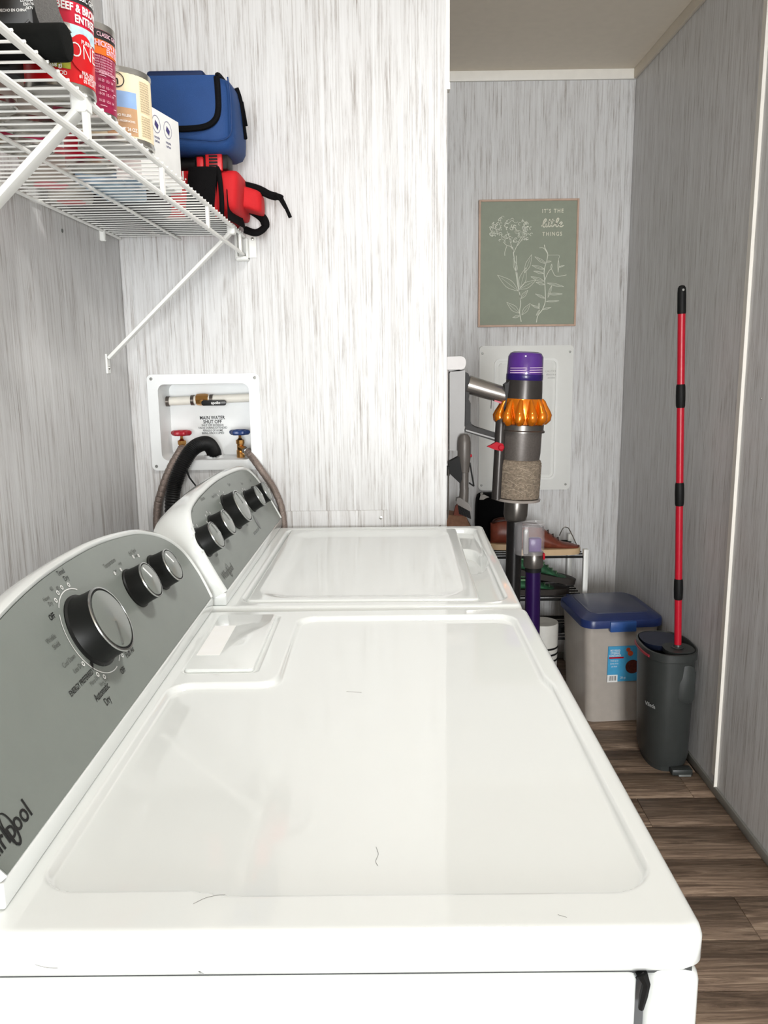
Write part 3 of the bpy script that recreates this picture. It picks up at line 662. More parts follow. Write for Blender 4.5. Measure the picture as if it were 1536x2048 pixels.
TAN = mat('label_tan', (190, 150, 112), 0.5, var=0.12, vscale=60); SKY = mat('label_sky', (140, 172, 216), 0.45, var=0.1, vscale=40)
# beef can
def lab(root, c, r, h, z0, phi, material): return patch(root, 'paper_label', c, r*0.975, z0, phi, -0.98*PI*r, 0.98*PI*r, 0.008, h-0.007, material)
bc = (-0.354, 0.955); r = 0.0375; h = 0.104; ph = math.atan2(-bc[1], -bc[0])
can = thing('food_can', (bc[0], bc[1], SHZ), 'tall red dog food can reading BEEF & BROWN RICE beside the black roller', 'can')
can_body(can, bc, r, h); L_ = lab(can, bc, r, h, SHZ, ph, RED)
rr = r*0.975
patch(can, 'label_band', bc, rr, SHZ, ph, -0.1, 0.1, 0.087, 0.0965, BLKL, L_, 0.0006)
patch(can, 'label_band', bc, rr, SHZ, ph, -0.1, 0.1, 0.065, 0.087, CRIM, L_, 0.0006)
patch(can, 'label_picture', bc, rr, SHZ, ph, -0.01, 0.06, 0.052, 0.065, mat('label_photo_sky', (196, 224, 240), 0.4, var=0.3, vscale=80), L_, 0.0006)
patch(can, 'label_picture', bc, rr, SHZ, ph, -0.01, 0.012, 0.020, 0.056, mat('label_photo_green', (150, 150, 40), 0.4, var=0.5, vscale=120), L_, 0.0007)
patch(can, 'label_picture', bc, rr, SHZ, ph, 0.000, 0.013, 0.051, 0.065, mat('label_photo_dog', (214, 206, 196), 0.5, var=0.6, vscale=140), L_, 0.0008)
blob(L_, 'label_oval', bc, rr, SHZ, ph, 0.028, 0.039, 0.017, 0.019, RED, 0.0010)
mb = MB(); q = lambda u, v: cyl_fn(bc, rr+0.0013, SHZ, ph+u/rr) 
def ctext(mb, txt, size, c, r_, z0, phi, u, v, bold=0.01, sx=0.85):
    text_on(mb, txt, size, (lambda a, b: cyl_fn(c, r_+0.0014, z0, phi)(u+a, v+b)), bold, sx)
ctext(mb, 'CLASSIC GROUND', 0.0075, bc, rr, SHZ, ph, 0.040, 0.0925); ctext(mb, 'BEEF & BROWN RICE', 0.0105, bc, rr, SHZ, ph, 0.041, 0.081, 0.03); ctext(mb, 'ENTREE', 0.0105, bc, rr, SHZ, ph, 0.034, 0.071, 0.03)
ctext(mb, 'PURINA', 0.006, bc, rr, SHZ, ph, 0.034, 0.050); ctext(mb, 'ONE', 0.021, bc, rr, SHZ, ph, 0.030, 0.040, -0.012, 0.9)
ctext(mb, 'REAL BEEF', 0.005, bc, rr, SHZ, ph, 0.034, 0.0195); ctext(mb, '#1 INGREDIENT', 0.005, bc, rr, SHZ, ph, 0.036, 0.0155); ctext(mb, '0% FILLERS', 0.005, bc, rr, SHZ, ph, 0.036, 0.0115)
ctext(mb, '(368 g)', 0.006, bc, rr, SHZ, ph, -0.004, 0.022); ctext(mb, 'DOG FOOD', 0.006, bc, rr, SHZ, ph, -0.006, 0.015)
obj('lettering', mb, INKW, L_, smooth=False, recalc=False)
can.rotation_euler = (0, math.radians(2.0), 0)
# chicken can
cc = (-0.362, 1.052); ph = math.atan2(-cc[1], -cc[0])
can = thing('food_can', (cc[0], cc[1], SHZ), 'maroon dog food can with an orange band reading CHICKEN', 'can')
can_body(can, cc, r, h); L_ = lab(can, cc, r, h, SHZ, ph, MAROON)
patch(can, 'label_band', cc, rr, SHZ, ph, -0.1, 0.1, 0.086, 0.0965, BLKL, L_, 0.0006)
patch(can, 'label_band', cc, rr, SHZ, ph, -0.1, 0.1, 0.070, 0.086, ORANGE, L_, 0.0006)
mb = MB(); ctext(mb, 'CLASSIC GROUND', 0.0065, cc, rr, SHZ, ph, 0.040, 0.0915); ctext(mb, 'CHICKEN & BROWN', 0.0085, cc, rr, SHZ, ph, 0.043, 0.0815, 0.03); ctext(mb, 'ENTREE', 0.0085, cc, rr, SHZ, ph, 0.042, 0.0745, 0.03)
for i in range(3): mb.geo(*(lambda f_: ([f_(0.004, 0.048-i*0.0165), f_(0.024, 0.048-i*0.0165), f_(0.046, 0.048-i*0.0165), f_(0.046, 0.0472-i*0.0165), f_(0.024, 0.0472-i*0.0165), f_(0.004, 0.0472-i*0.0165)], [(0, 5, 4, 1), (1, 4, 3, 2)]))(cyl_fn(cc, rr+0.0012, SHZ, ph)))
ctext(mb, 'FEEDING GUIDE', 0.0045, cc, rr, SHZ, ph, 0.032, 0.0505)
for i in range(4): ctext(mb, '10-20  1/2-1 1/4', 0.0042, cc, rr, SHZ, ph, 0.028, 0.042-i*0.0075, 0.005)
for i in range(7): ctext(mb, 'ground chicken rice meat'[i % 3:], 0.0034, cc, rr, SHZ, ph, 0.026, 0.0675-i*0.0029, 0.0, 0.8)
obj('lettering', mb, mat('ink_pink', (236, 190, 204), 0.5), L_, smooth=False, recalc=False)
can.rotation_euler = (0, math.radians(2.0), 0)
# cream can
kc = (-0.368, 1.186); rk = 0.051; hk = 0.094; ph = math.atan2(-kc[1], -kc[0])
can = thing('food_can', (kc[0], kc[1], SHZ), 'wide cream coloured can with a small sky and desert picture', 'can')
can_body(can, kc, rk, hk); L_ = lab(can, kc, rk, hk, SHZ, ph, CREAM); rq = rk*0.975
patch(can, 'label_picture', kc, rq, SHZ, ph, -0.01, 0.031, 0.044, 0.064, SKY, L_, 0.0006)
patch(can, 'label_picture', kc, rq, SHZ, ph, -0.01, 0.031, 0.010, 0.044, TAN, L_, 0.0006)
mb = MB(); f_ = cyl_fn(kc, rq+0.001, SHZ, ph)
mb.ribbon([f_(0.004+0.011*math.cos(a), 0.077+0.009*math.sin(a)) for a in [2*PI*i/28 for i in range(28)]], 0.0012, (math.cos(ph), math.sin(ph), 0), closed=True)
ctext(mb, 'h', 0.015, kc, rq, SHZ, ph, 0.005, 0.076, 0.03)
obj('logo', mb, INKB, L_, smooth=False, recalc=False)
mb = MB()
for i in range(22): ctext(mb, 'nutrition facts serving size amount'[(i*3) % 9:(i*3) % 9+20], 0.0034, kc, rq, SHZ, ph, 0.047, 0.080-i*0.0030-(0.004 if i > 12 else 0), 0.006, 0.75)
obj('small_print', mb, mat('ink_brown', (110, 88, 60), 0.5), L_, smooth=False, recalc=False)
mb = MB(); ctext(mb, 'NET WT 26 OZ', 0.006, kc, rq, SHZ, ph, 0.012, 0.017); ctext(mb, 'NO FILLERS', 0.0045, kc, rq, SHZ, ph, 0.012, 0.034); ctext(mb, 'NO PRESERVATIVES', 0.0035, kc, rq, SHZ, ph, 0.014, 0.027)
obj('lettering', mb, INKW, L_, smooth=False, recalc=False)
# cans further back whose tin bottoms show through the wires
GREYL = mat('label_grey', (190, 186, 178), 0.4, var=0.2, vscale=40)
PINK = mat('label_pink', (220, 110, 120), 0.4)
back = [(-0.455, 0.985, 0.0375, 0.112, GREYL, 'grey labelled can behind the beef can, seen through the shelf wires'),
        (-0.440, 1.075, 0.0375, 0.112, GREYL, 'pale can behind the chicken can, seen through the shelf wires'),
        (-0.540, 1.040, 0.0375, 0.112, GREYL, 'grey labelled can in the back row nearest the camera'),
        (-0.490, 1.175, 0.0375, 0.112, MAROON, 'maroon can to the left of the cream can'),
        (-0.560, 1.130, 0.0330, 0.100, CREAM, 'small cream can close to the left wall'),
        (-0.440, 1.290, 0.0375, 0.112, CRIM, 'crimson can behind the cream can, before the white carton')]
for (x, y, r_, h_, m_, lb) in back:
    can = thing('food_can', (x, y, SHZ), lb, 'can', 'dog food cans in the back rows'); can_body(can, (x, y), r_, h_); lab(can, (x, y), r_, h_, SHZ, 0, m_)
for (x, y, r_, h_, m_, nm, lb) in ((-0.545, 1.395, 0.045, 0.05, PINK, 'plastic_tub', 'low tub with a pink base at the back of the shelf'), (-0.565, 1.535, 0.040, 0.05, mat('tub_red', (190, 50, 44), 0.4), 'plastic_tub', 'low red tub at the back of the shelf near the partition')):
    tb = thing(nm, (x, y, SHZ), lb, 'tub')
    obj('tub_body', MB().lathe([(r_*0.9, 0), (r_*0.95, 0.002), (r_, h_-0.008), (r_*0.0, h_-0.008)], (x, y, SHZ), (0, 0, 1), 32), mat('tub_grey', (176, 170, 160), 0.4), tb)
    obj('tub_lid', MB().lathe([(r_*1.04, h_-0.01), (r_*1.04, h_), (0, h_+0.001)], (x, y, SHZ), (0, 0, 1), 32), m_, tb)
    obj('base_label', MB().lathe([(r_*0.62, -0.0004), (r_*0.62, 0.0004)], (x, y, SHZ), (0, 0, 1), 28), m_, tb)
# white carton
M_ = Matrix.Translation((-0.386, 1.412, SHZ+0.057)) @ Matrix.Rotation(math.radians(-13), 4, 'Z')
cb = thing('carton', (-0.386, 1.412, SHZ), 'white carton with two round purple symbols between can and tool bag', 'carton')
CART = mat('carton_white', (246, 246, 244), 0.6)
obj('carton_body', MB().obox(M_, 0.045, 0.135, 0.114, 0.001), CART, cb)
mb = MB()
def cf(u, v): return M_ @ Vector((0.0229, u, v))
for u0 in (-0.012, 0.026):
    mb.ribbon([cf(u0+0.013*math.cos(a), 0.034+0.013*math.sin(a)) for a in [2*PI*i/20 for i in range(20)]], 0.0008, M_.to_3x3() @ Vector((1, 0, 0)), closed=True)
    mb.geo([cf(u0-0.006, 0.032), cf(u0+0.004, 0.026), cf(u0+0.007, 0.034), cf(u0-0.003, 0.040)], [(0, 1, 2, 3)])
    text_on(mb, 'recycle', 0.006, (lambda a, b, u0=u0: cf(u0+a, 0.014+b)), 0.01); text_on(mb, 'carton', 0.006, (lambda a, b, u0=u0: cf(u0+a, 0.008+b)), 0.01)
obj('print', mb, mat('ink_purple', (66, 58, 120), 0.5), cb, smooth=False, recalc=False)
obj('print', MB().obox(M_ @ Matrix.Translation((-0.01, -0.04, -0.0572)), 0.02, 0.05, 0.0004), mat('ink_blue', (120, 150, 176), 0.5), cb)
# flat boxes lying in the middle of the shelf
t = tag(obj('flat_package', MB().box(-0.50, -0.432, 1.38, 1.55, SHZ, SHZ+0.05, 0.003), mat('pack_blue', (150, 176, 196), 0.5, var=0.3, vscale=40)), 'pale blue flat package lying behind the white carton', 'package')
tag(obj('dark_package', soft(-0.605, -0.43, 1.585, 1.735, SHZ, SHZ+0.06, 0, 0.03), mat('pack_dark', (26, 18, 22), 0.7, var=0.5, vscale=40)), 'dark soft package added beside the tool bag to darken the shelf underside', 'package')  # dark fill standing in for shade under the far shelf end
tag(obj('dark_package', soft(-0.605, -0.53, 1.745, 1.945, SHZ, SHZ+0.07, 0, 0.02), mat('pack_dark', (26, 18, 22), 0.7, var=0.5, vscale=40)), 'dark soft package added in the shelf corner to darken the shelf underside', 'package')  # second dark fill for the shaded shelf underside

# ------------------------------------------------ red and black tool bag
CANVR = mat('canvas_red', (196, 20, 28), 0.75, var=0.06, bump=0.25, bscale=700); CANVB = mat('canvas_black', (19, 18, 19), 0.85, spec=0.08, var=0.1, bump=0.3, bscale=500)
tbg = thing('tool_bag', (-0.40, 1.83, SHZ), 'red and black canvas tool bag at the far end of the wire shelf', 'bag')
obj('bag_body', soft(-0.520, -0.328, 1.745, 1.945, SHZ, 1.708, 0, 0.08), CANVR, tbg, sharp=80)
# black base panels and mesh pocket
def onface(u, v, h=0.0): return Vector((-0.520+u, 1.742-h, SHZ+v))
obj('mesh_pocket', MB().quadgrid(lambda i, j: Vector((-0.396+0.058*i-0.012*(1-j), 1.735-0.008*math.sin(PI*i), SHZ+0.002+0.098*j)), 8, 6).quadgrid(lambda i, j: Vector((-0.396+0.058*i-0.012*(1-j), 1.748, SHZ+0.002+0.098*j)), 8, 6), CANVB, tbg)
obj('corner_binding', MB().tube(catmull([(-0.334, 1.738, SHZ+0.004), (-0.332, 1.736, 1.65), (-0.336, 1.738, 1.70), (-0.345, 1.75, 1.715)], 6), 0.005, 8), CANVB, tbg)
obj('base_plate', MB().box(-0.516, -0.332, 1.750, 1.940, SHZ, SHZ+0.004, 0.001, 1), CANVB, tbg)  # black plate added so the shaded underside of the bag reads dark
obj('base_panel', MB().geo([(-0.3225, 1.742, SHZ+0.06), (-0.3225, 1.742, SHZ), (-0.3225, 1.948, SHZ), (-0.3205, 1.948, SHZ+0.012), (-0.3095, 1.85, SHZ+0.030), (-0.318, 1.742, SHZ), (-0.31, 1.85, SHZ), (-0.316, 1.79, SHZ+0.052)], [(0, 7, 1), (1, 7, 4, 6), (6, 4, 3, 2), (0, 1, 5)]), CANVB, tbg)
mb = MB(); text_on(mb, 'UN.', 0.024, plane_fn((-0.419, 1.7345, 1.690), (1, 0, 0), (0, 0, 1)), 0.02, 0.9)
obj('lettering', mb, INKW, tbg, smooth=False, recalc=False)
obj('side_panel', soft(-0.345, -0.300, 1.752, 1.935, 1.625, 1.708, 0, 0.06, fn=lambda p: Vector((p.x-0.10*max(0, 1.68-p.z), p.y, p.z))), CANVR, tbg, sharp=80)
obj('side_flap', soft(-0.325, -0.266, 1.82, 1.90, 1.640, 1.686, 0, 0.05, fn=lambda p: Vector((p.x, 1.86+(p.y-1.86)*(1-6*max(0, p.x+0.30)), p.z+0.25*max(0, -0.29-p.x)-0.3*max(0, p.x+0.29)))), CANVR, tbg, sharp=80)
obj('strap', MB().tube(catmull([(-0.305, 1.85, 1.694), (-0.275, 1.85, 1.686), (-0.248, 1.855, 1.674), (-0.228, 1.86, 1.670), (-0.222, 1.86, 1.662), (-0.212, 1.86, 1.640), (-0.207, 1.86, 1.628)], 6), [0.009]*10+[0.0085]*6+[0.007]*5+[0.004]*16, 8).bar((-0.236, 1.842, 1.676), (-0.216, 1.842, 1.644), 0.006, 0.004, 0.001), CANVB, tbg)
obj('strap', MB().tube(catmull([(-0.318, 1.90, 1.655), (-0.292, 1.90, 1.648), (-0.272, 1.90, 1.632), (-0.270, 1.90, 1.615), (-0.290, 1.90, 1.603), (-0.315, 1.90, 1.5985+0.012)], 6), [0.009]*6+[0.010]*12+[0.008]*13, 8), CANVB, tbg)
# power tool battery showing on top of the bag
pt = thing('power_tool', (-0.345, 1.765, 1.705), 'red and black cordless tool battery poking out above the tool bag', 'power tool')
obj('battery_body', MB().box(-0.385, -0.318, 1.745, 1.805, 1.704, 1.737, 0.006), BLACK, pt)
obj('battery_panel', MB().box(-0.362, -0.328, 1.737, 1.748, 1.700, 1.738, 0.003).box(-0.380, -0.366, 1.737, 1.748, 1.700, 1.728, 0.003), mat('tool_red', (200, 22, 30), 0.4), pt)
for i in range(4): obj('vent', MB().box(-0.354, -0.337, 1.735, 1.7385, 1.708+i*0.006, 1.7115+i*0.006), BLACK, pt)
obj('tool_barrel', MB().tube([(-0.50, 1.765, 1.717), (-0.385, 1.762, 1.717)], 0.0135, 14), BLACK, pt)

# ------------------------------------------------ blue lunch bag
BLUE = mat('nylon_blue', (20, 62, 118), 0.7, var=0.05, bump=0.25, bscale=800); ZIP = mat('zipper_black', (14, 14, 16), 0.75, spec=0.1, bump=0.3, bscale=500)
lb = thing('lunch_bag', (-0.385, 1.79, 1.734), 'blue insulated lunch bag with black zipper resting on the tool bag', 'bag')
def lbf(p):
    return p
obj('bag_body', soft(-0.470, -0.300, 1.712, 1.895, 1.734, 1.876, 0, 0.07), BLUE, lb, sharp=80)
def fy(u, v):   # front face surface
    cu = max(-1, min(1, (u-(-0.386))/0.084)); cv = max(-1, min(1, (v-1.797)/0.075))
    return 1.712-0.006*(1-cu*cu)*(1-cv*cv)-0.0005
fo_ = catmull([(-0.324, 0, 1.870), (-0.323, 0, 1.845), (-0.324, 0, 1.812), (-0.331, 0, 1.793), (-0.350, 0, 1.781), (-0.385, 0, 1.777), (-0.43, 0, 1.778), (-0.466, 0, 1.781)], 8)
# flap panel, slightly proud
def flapz(u):
    z = 1.777
    if u > -0.365: z = 1.778+0.030*((u+0.365)/0.041)**2.4
    return z
obj('flap', MB().quadgrid(lambda i, j: Vector((-0.466+0.140*i, fy(-0.466+0.140*i, flapz(-0.466+0.140*i)+(1.873-flapz(-0.466+0.140*i))*j)-0.004, flapz(-0.466+0.140*i)+(1.873-flapz(-0.466+0.140*i))*j)), 16, 8), BLUE, lb, sharp=80)
obj('zipper', MB().tube([(p.x, fy(p.x, p.z)-0.002, p.z) for p in fo_]+[], 0.0062, 8).tube(catmull([(-0.324, 1.713, 1.870), (-0.324, 1.73, 1.878), (-0.324, 1.80, 1.880), (-0.324, 1.88, 1.879)], 6), 0.005, 8), ZIP, lb)
pip = catmull([(-0.303, 1.713, 1.870), (-0.300, 1.711, 1.84), (-0.300, 1.709, 1.80), (-0.304, 1.710, 1.768), (-0.326, 1.709, 1.756), (-0.37, 1.708, 1.758), (-0.41, 1.708, 1.762), (-0.465, 1.711, 1.762)], 8)
obj('piping', MB().tube(pip, 0.0016, 6), mat('piping_blue', (16, 54, 106), 0.6), lb)
obj('handle', MB().box(-0.466, -0.352, 1.728, 1.764, 1.872, 1.888, 0.007, 3), mat('handle_blue', (14, 36, 76), 0.7), lb)
obj('side_zipper', MB().tube(catmull([(-0.300, 1.79, 1.868), (-0.2945, 1.80, 1.845), (-0.2925, 1.815, 1.80), (-0.2925, 1.83, 1.78)], 6), [0.005]*10+[0.004]*9, 8).bar((-0.292, 1.80, 1.845), (-0.287, 1.81, 1.80), 0.008, 0.003, 0.001), ZIP, lb)
lb.rotation_euler = (math.radians(4), 0, 0)

# ------------------------------------------------ black gadget, roller, red package near the camera
bk = thing('black_case', (-0.42, 0.90, SHZ), 'black case with white print and grey mesh strap on the shelf', 'case')
obj('case_body', MB().box(-0.50, -0.342, 0.868, 0.908, SHZ+0.030, 1.80, 0.006), mat('case_black', (14, 14, 15), 0.4), bk)
obj('case_foot', MB().box(-0.49, -0.37, 0.868, 0.905, SHZ, SHZ+0.032, 0.004), BLACK, bk)
obj('mesh_strap', MB().ribbon(catmull([(-0.330, 0.868, 1.78), (-0.330, 0.867, 1.72), (-0.329, 0.866, 1.67), (-0.323, 0.866, 1.646), (-0.314, 0.866, 1.633)], 6), 0.022, (0.15, -1, 0)), mat('mesh_grey', (92, 90, 88), 0.7, var=0.25, vscale=900, bump=0.4, bscale=1200), bk)
mb = MB(); pfn = lambda x, z: plane_fn((x, 0.8675, z), (1, 0, 0), (0, 0, 1))
text_on(mb, 'HECHO EN CHINA', 0.0036, pfn(-0.362, 1.6605), 0.015, 0.9)
for i, s_ in enumerate(('LISTED', 'LUMINAIRE', 'E501708', '067V')): text_on(mb, s_, 0.0038, pfn(-0.345, 1.6725-i*0.0034), 0.015, 0.9)
obj('lettering', mb, INKW, bk, smooth=False, recalc=False)
obj('wire_stand', MB().tube([(-0.362, 0.864, 1.636), (-0.345, 0.864, 1.650)], 0.0012, 6), mat('wire_grey', (90, 90, 90), 0.4, metal=0.6), bk)
tag(obj('foam_roller', MB().tube(catmull([(-0.44, 0.848, SHZ+0.0172), (-0.38, 0.848, SHZ+0.0172), (-0.318, 0.848, SHZ+0.0172), (-0.306, 0.848, SHZ+0.0172), (-0.303, 0.848, SHZ+0.0172)], 4), [0.017]*12+[0.0168, 0.0165, 0.016, 0.015, 0.012], 18), mat('foam_black', (20, 21, 20), 0.85, spec=0.08, bump=0.2, bscale=300)), 'black foam covered roller lying at the front edge of the shelf', 'roller')
tag(obj('red_package', MB().box(-0.53, -0.40, 0.76, 0.825, SHZ, SHZ+0.03, 0.003), mat('pack_red', (150, 20, 44), 0.5, var=0.3, vscale=30)), 'dark red package lying behind the foam roller', 'package')
og = thing('lamp_globe', (-0.378, 0.80, SHZ), 'amber coloured globe at the left edge of the shelf', 'globe')
obj('globe', MB().lathe([(0.0, 0.04), (0.011, 0.042), (0.018, 0.050), (0.021, 0.060), (0.018, 0.072), (0.010, 0.080), (0, 0.082)], (-0.372, 0.800, SHZ), (0, 0, 1), 28), mat('amber', (232, 178, 104), 0.25, var=0.25, vscale=30), og)
obj('globe_stem', MB().lathe([(0.016, 0), (0.016, 0.004), (0.006, 0.008), (0.006, 0.045)], (-0.372, 0.800, SHZ), (0, 0, 1), 16), BLACK, og)

# ================================================================== FAR WALL: PICTURE AND ACCESS PANEL
pc = thing('framed_print', (0.578, YF, 1.444), 'sage green botanical print reading ITS THE little THINGS in thin wood frame', 'picture')
PX0, PX1, PZ0, PZ1 = 0.3777, 0.7788, 1.4444, 1.9415
FRM = mat('frame_wood', (196, 166, 146), 0.5, var=0.1)
for a in ((PX0, PX0+0.008, PZ0, PZ1), (PX1-0.008, PX1, PZ0, PZ1), (PX0+0.008, PX1-0.008, PZ0, PZ0+0.008), (PX0+0.008, PX1-0.008, PZ1-0.008, PZ1)):
    obj('frame_bar', MB().box(a[0], a[1], YF-0.022, YF-0.001, a[2], a[3], 0.001, 1), FRM, pc)
cv = obj('canvas', MB().box(PX0+0.008, PX1-0.008, YF-0.018, YF-0.002, PZ0+0.008, PZ1-0.008), mat('sage', (152, 158, 142), 0.8, var=0.03, bump=0.1, bscale=900), pc, smooth=False)
INKL = mat('line_cream', (226, 228, 214), 0.8)
def PP(x, y): return Vector((PX0+0.006+(x-180)/1090*(PX1-PX0-0.012), YF-0.0185, PZ1-0.006-(y-180)/1430*(PZ1-PZ0-0.012)))
mb = MB(); NY = (0, -1, 0)
def stroke(pts, w=0.0014): mb.ribbon(catmull([PP(*p) for p in pts], 5), w*1.35, NY)
def leaf(b, t, wd, w=0.0010):
    b, t = Vector((*b, 0)), Vector((*t, 0)); d = t-b; s_ = Vector((-d.y, d.x, 0)).normalized()*wd
    m1 = b+d*0.45
    for q in (1, -1): stroke([(b.x, b.y), ((m1+s_*q).x, (m1+s_*q).y), (t.x, t.y)], w)
    stroke([(b.x, b.y), ((b+d*0.8).x, (b+d*0.8).y)], w*0.7)
stroke([(545, 700), (560, 780), (585, 960), (615, 1150), (640, 1260), (650, 1360), (640, 1450), (660, 1570)], 0.0022)
stroke([(590, 800), (600, 960), (630, 1200), (650, 1320)], 0.0014)
for p in ([(560, 770), (590, 700), (620, 630), (650, 580)], [(558, 770), (530, 700), (480, 680), (440, 640)], [(480, 690), (460, 760), (462, 800)], [(555, 760), (520, 640), (500, 560)], [(600, 690), (660, 600), (690, 540)]): stroke(p)
for a in (((620, 1210), (380, 1020), 45), ((630, 1190), (820, 1085), 35), ((640, 1180), (700, 940), 40), ((690, 1000), (765, 790), 28), ((600, 1000), (560, 830), 20), ((640, 1470), (490, 1340), 32), ((665, 1490), (760, 1355), 26), ((640, 1500), (560, 1520), 14), ((650, 1300), (730, 1200), 20)): leaf(*a)
rnd = random.Random(3)
for k in range(95):
    a = rnd.random()*2*PI; q = math.sqrt(rnd.random()); x = 525+245*q*math.cos(a); y = 500+150*q*math.sin(a)+0.0009*(x-525)**2*0.6
    w_, h_ = rnd.uniform(10, 28), rnd.uniform(8, 20); th = rnd.random()*PI
    pts = [(x+w_*math.cos(b)*math.cos(th)-h_*math.sin(b)*math.sin(th), y+w_*math.cos(b)*math.sin(th)+h_*math.sin(b)*math.cos(th)) for b in [i*1.2*PI/5 for i in range(6)]]
    stroke(pts, rnd.choice((0.0009, 0.0013, 0.0018)))
stroke([(905, 680), (915, 720), (945, 780), (940, 850), (910, 980), (920, 1110), (930, 1250), (930, 1340), (900, 1430), (850, 1500), (835, 1580)], 0.0022)
stroke([(850, 715), (900, 720), (945, 785)]); stroke([(945, 800), (1010, 800), (1075, 805), (1070, 850)], 0.001)
stroke([(920, 1090), (950, 1010), (990, 960), (1030, 1030), (1075, 1045), (1165, 1030)])
for a in (((930, 900), (800, 815), 16), ((915, 960), (770, 915), 16), ((905, 1010), (790, 980), 12), ((915, 1100), (760, 1045), 18), ((920, 1140), (820, 1110), 14), ((940, 1120), (1140, 1165), 14), ((950, 1250), (1125, 1250), 12), ((930, 1300), (815, 1245), 12), ((935, 1335), (1090, 1330), 9), ((900, 1430), (1000, 1405), 10), ((920, 880), (990, 870), 10), ((990, 960), (995, 900), 9), ((1000, 1150), (960, 1290), 12), ((860, 1410), (860, 1350), 10), ((870, 1420), (770, 1370), 10), ((870, 1430), (830, 1500), 8), ((1075, 940), (1140, 920), 7), ((1070, 850), (1070, 1000), 8)): leaf(*a)
obj('flower_drawing', mb, INKL, cv, smooth=False, recalc=False)
mb = MB()
def ptext(s_, x, y, size, bold=0.02, sp=1.35): text_on(mb, s_, size, plane_fn(PP(x, y), (1, 0, 0), (0, 0, 1)), bold, 0.85, sp)
ptext("IT'S THE", 992, 300, 0.021); ptext('THINGS', 992, 560, 0.021)
def script(pts, w): mb.ribbon(catmull([PP(*p) for p in pts], 6), w, NY)
W1 = 0.0042
script([(868, 470), (895, 440), (920, 400), (912, 388), (895, 410), (885, 460), (900, 480), (922, 458)], W1)
script([(922, 440), (918, 470), (930, 478), (948, 455)], W1); script([(926, 412), (928, 416)], W1)
script([(962, 390), (950, 440), (952, 474), (968, 470), (984, 440)], W1); script([(996, 388), (984, 440), (986, 474), (1002, 470), (1018, 450)], W1)
script([(942, 418), (975, 412), (1015, 410)], W1*0.7)
script([(1018, 452), (1045, 425), (1062, 392), (1050, 382), (1036, 410), (1030, 460), (1045, 478), (1066, 455)], W1)
script([(1066, 458), (1090, 450), (1100, 432), (1088, 425), (1074, 442), (1076, 470), (1092, 478), (1116, 462)], W1)
obj('lettering', mb, mat('letter_cream', (226, 224, 206), 0.8), cv, smooth=False, recalc=False)

ap = thing('access_panel', (0.578, YF, 0.763), 'white plastic access panel screwed to the far wall below the print', 'panel')
AX0, AX1, AZ0, AZ1 = 0.386, 0.7755, 0.7633, 1.3680
def ring(o1, o2, y1, y2, y3):
    n = len(o1); V = [(u, y1, v) for u, v in o1]+[(u, y2, v) for u, v in o1]+[(u, y2, v) for u, v in o2]+[(u, y3, v) for u, v in o2]
    return V, [(k*n+i, k*n+(i+1) % n, (k+1)*n+(i+1) % n, (k+1)*n+i) for k in range(3) for i in range(n)]
mb = MB().prism(rrect(AX0, AX1, AZ0, AZ1, 0.012), lambda u, v, h: Vector((u, YF-h, v)), 0, 0.012, 0.004)
obj('panel_frame', mb, WPLAST, ap)
o1, o2 = rrect(0.447, 0.712, 0.808, 1.316, 0.025), rrect(0.456, 0.703, 0.817, 1.307, 0.02)
obj('panel_bead', MB().geo(*ring(o1, o2, YF-0.012, YF-0.019, YF-0.012)), WPLAST, ap, sharp=30)
obj('panel_door', MB().prism(rrect(0.466, 0.693, 0.827, 1.297, 0.012), lambda u, v, h: Vector((u, YF-h, v)), 0.010, 0.015, 0.002), WPLAST, ap)
for (x, z) in ((AX0+0.012, AZ1-0.03), (AX1-0.015, AZ1-0.028), (AX0+0.012, AZ0+0.022), (AX1-0.018, AZ0+0.022)):
    obj('screw', MB().lathe([(0.005, 0), (0.004, 0.002), (0, 0.0022)], (x, YF-0.012, z), (0, -1, 0), 10), mat('screw_grey', (120, 120, 116), 0.4, metal=0.7), ap)
mb = MB(); 
for i in range(3): text_on(mb, ('CAUTION', 'electrical', 'access')[i], 0.012, plane_fn((0.685, YF-0.0154, 1.262-i*0.013), (1, 0, 0), (0, 0, 1)), 0.0)
obj('lettering', mb, mat('ink_faint', (176, 176, 172), 0.6), ap, smooth=False, recalc=False)

# ================================================================== CORDLESS VACUUM ON ITS WALL DOCK
VY = 2.28
VS = 0.001388
def VX(x): return 0.3366+(x-1016)*VS
def VZ(y): return 1.3244-(y-712)*VS
GUN = mat('gunmetal', (104, 100, 96), 0.28, metal=0.75, var=0.04); DGREY = mat('dark_grey_plastic', (66, 62, 60), 0.28, metal=0.4, var=0.05)
NICK = mat('nickel', (168, 164, 160), 0.22, metal=0.85, var=0.04); GOLD = mat('cyclone_gold', (232, 128, 10), 0.16, metal=0.55, var=0.05, coat=0.5)
VIOL = mat('violet_clear', (84, 40, 136), 0.08, var=0.05, coat=1.0); VIOD = mat('violet_dark', (40, 20, 96), 0.2); VRED = mat('vacuum_red', (176, 8, 32), 0.5, spec=0.2)
def fl2(u, v, h): return Vector((VX(u), h, VZ(v)))
dk = thing('vacuum_dock', (XE, VY, 1.06), 'pale grey wall dock holding the vacuum at the partition end', 'dock')
DOCKG = mat('dock_grey', (138, 135, 133), 0.35, var=0.03); DOCKL = mat('dock_light', (186, 180, 177), 0.3)
obj('back_plate', MB().box(XE, 0.170, VY-0.028, VY+0.028, 1.03, 1.326, 0.004), DOCKL, dk)
obj('dock_head', MB().prism([(893, 712), (893, 737), (920, 737), (927, 735), (930, 728), (930, 720), (927, 714), (920, 711)], fl2, VY-0.030, VY+0.030, 0.003), DOCKL, dk)
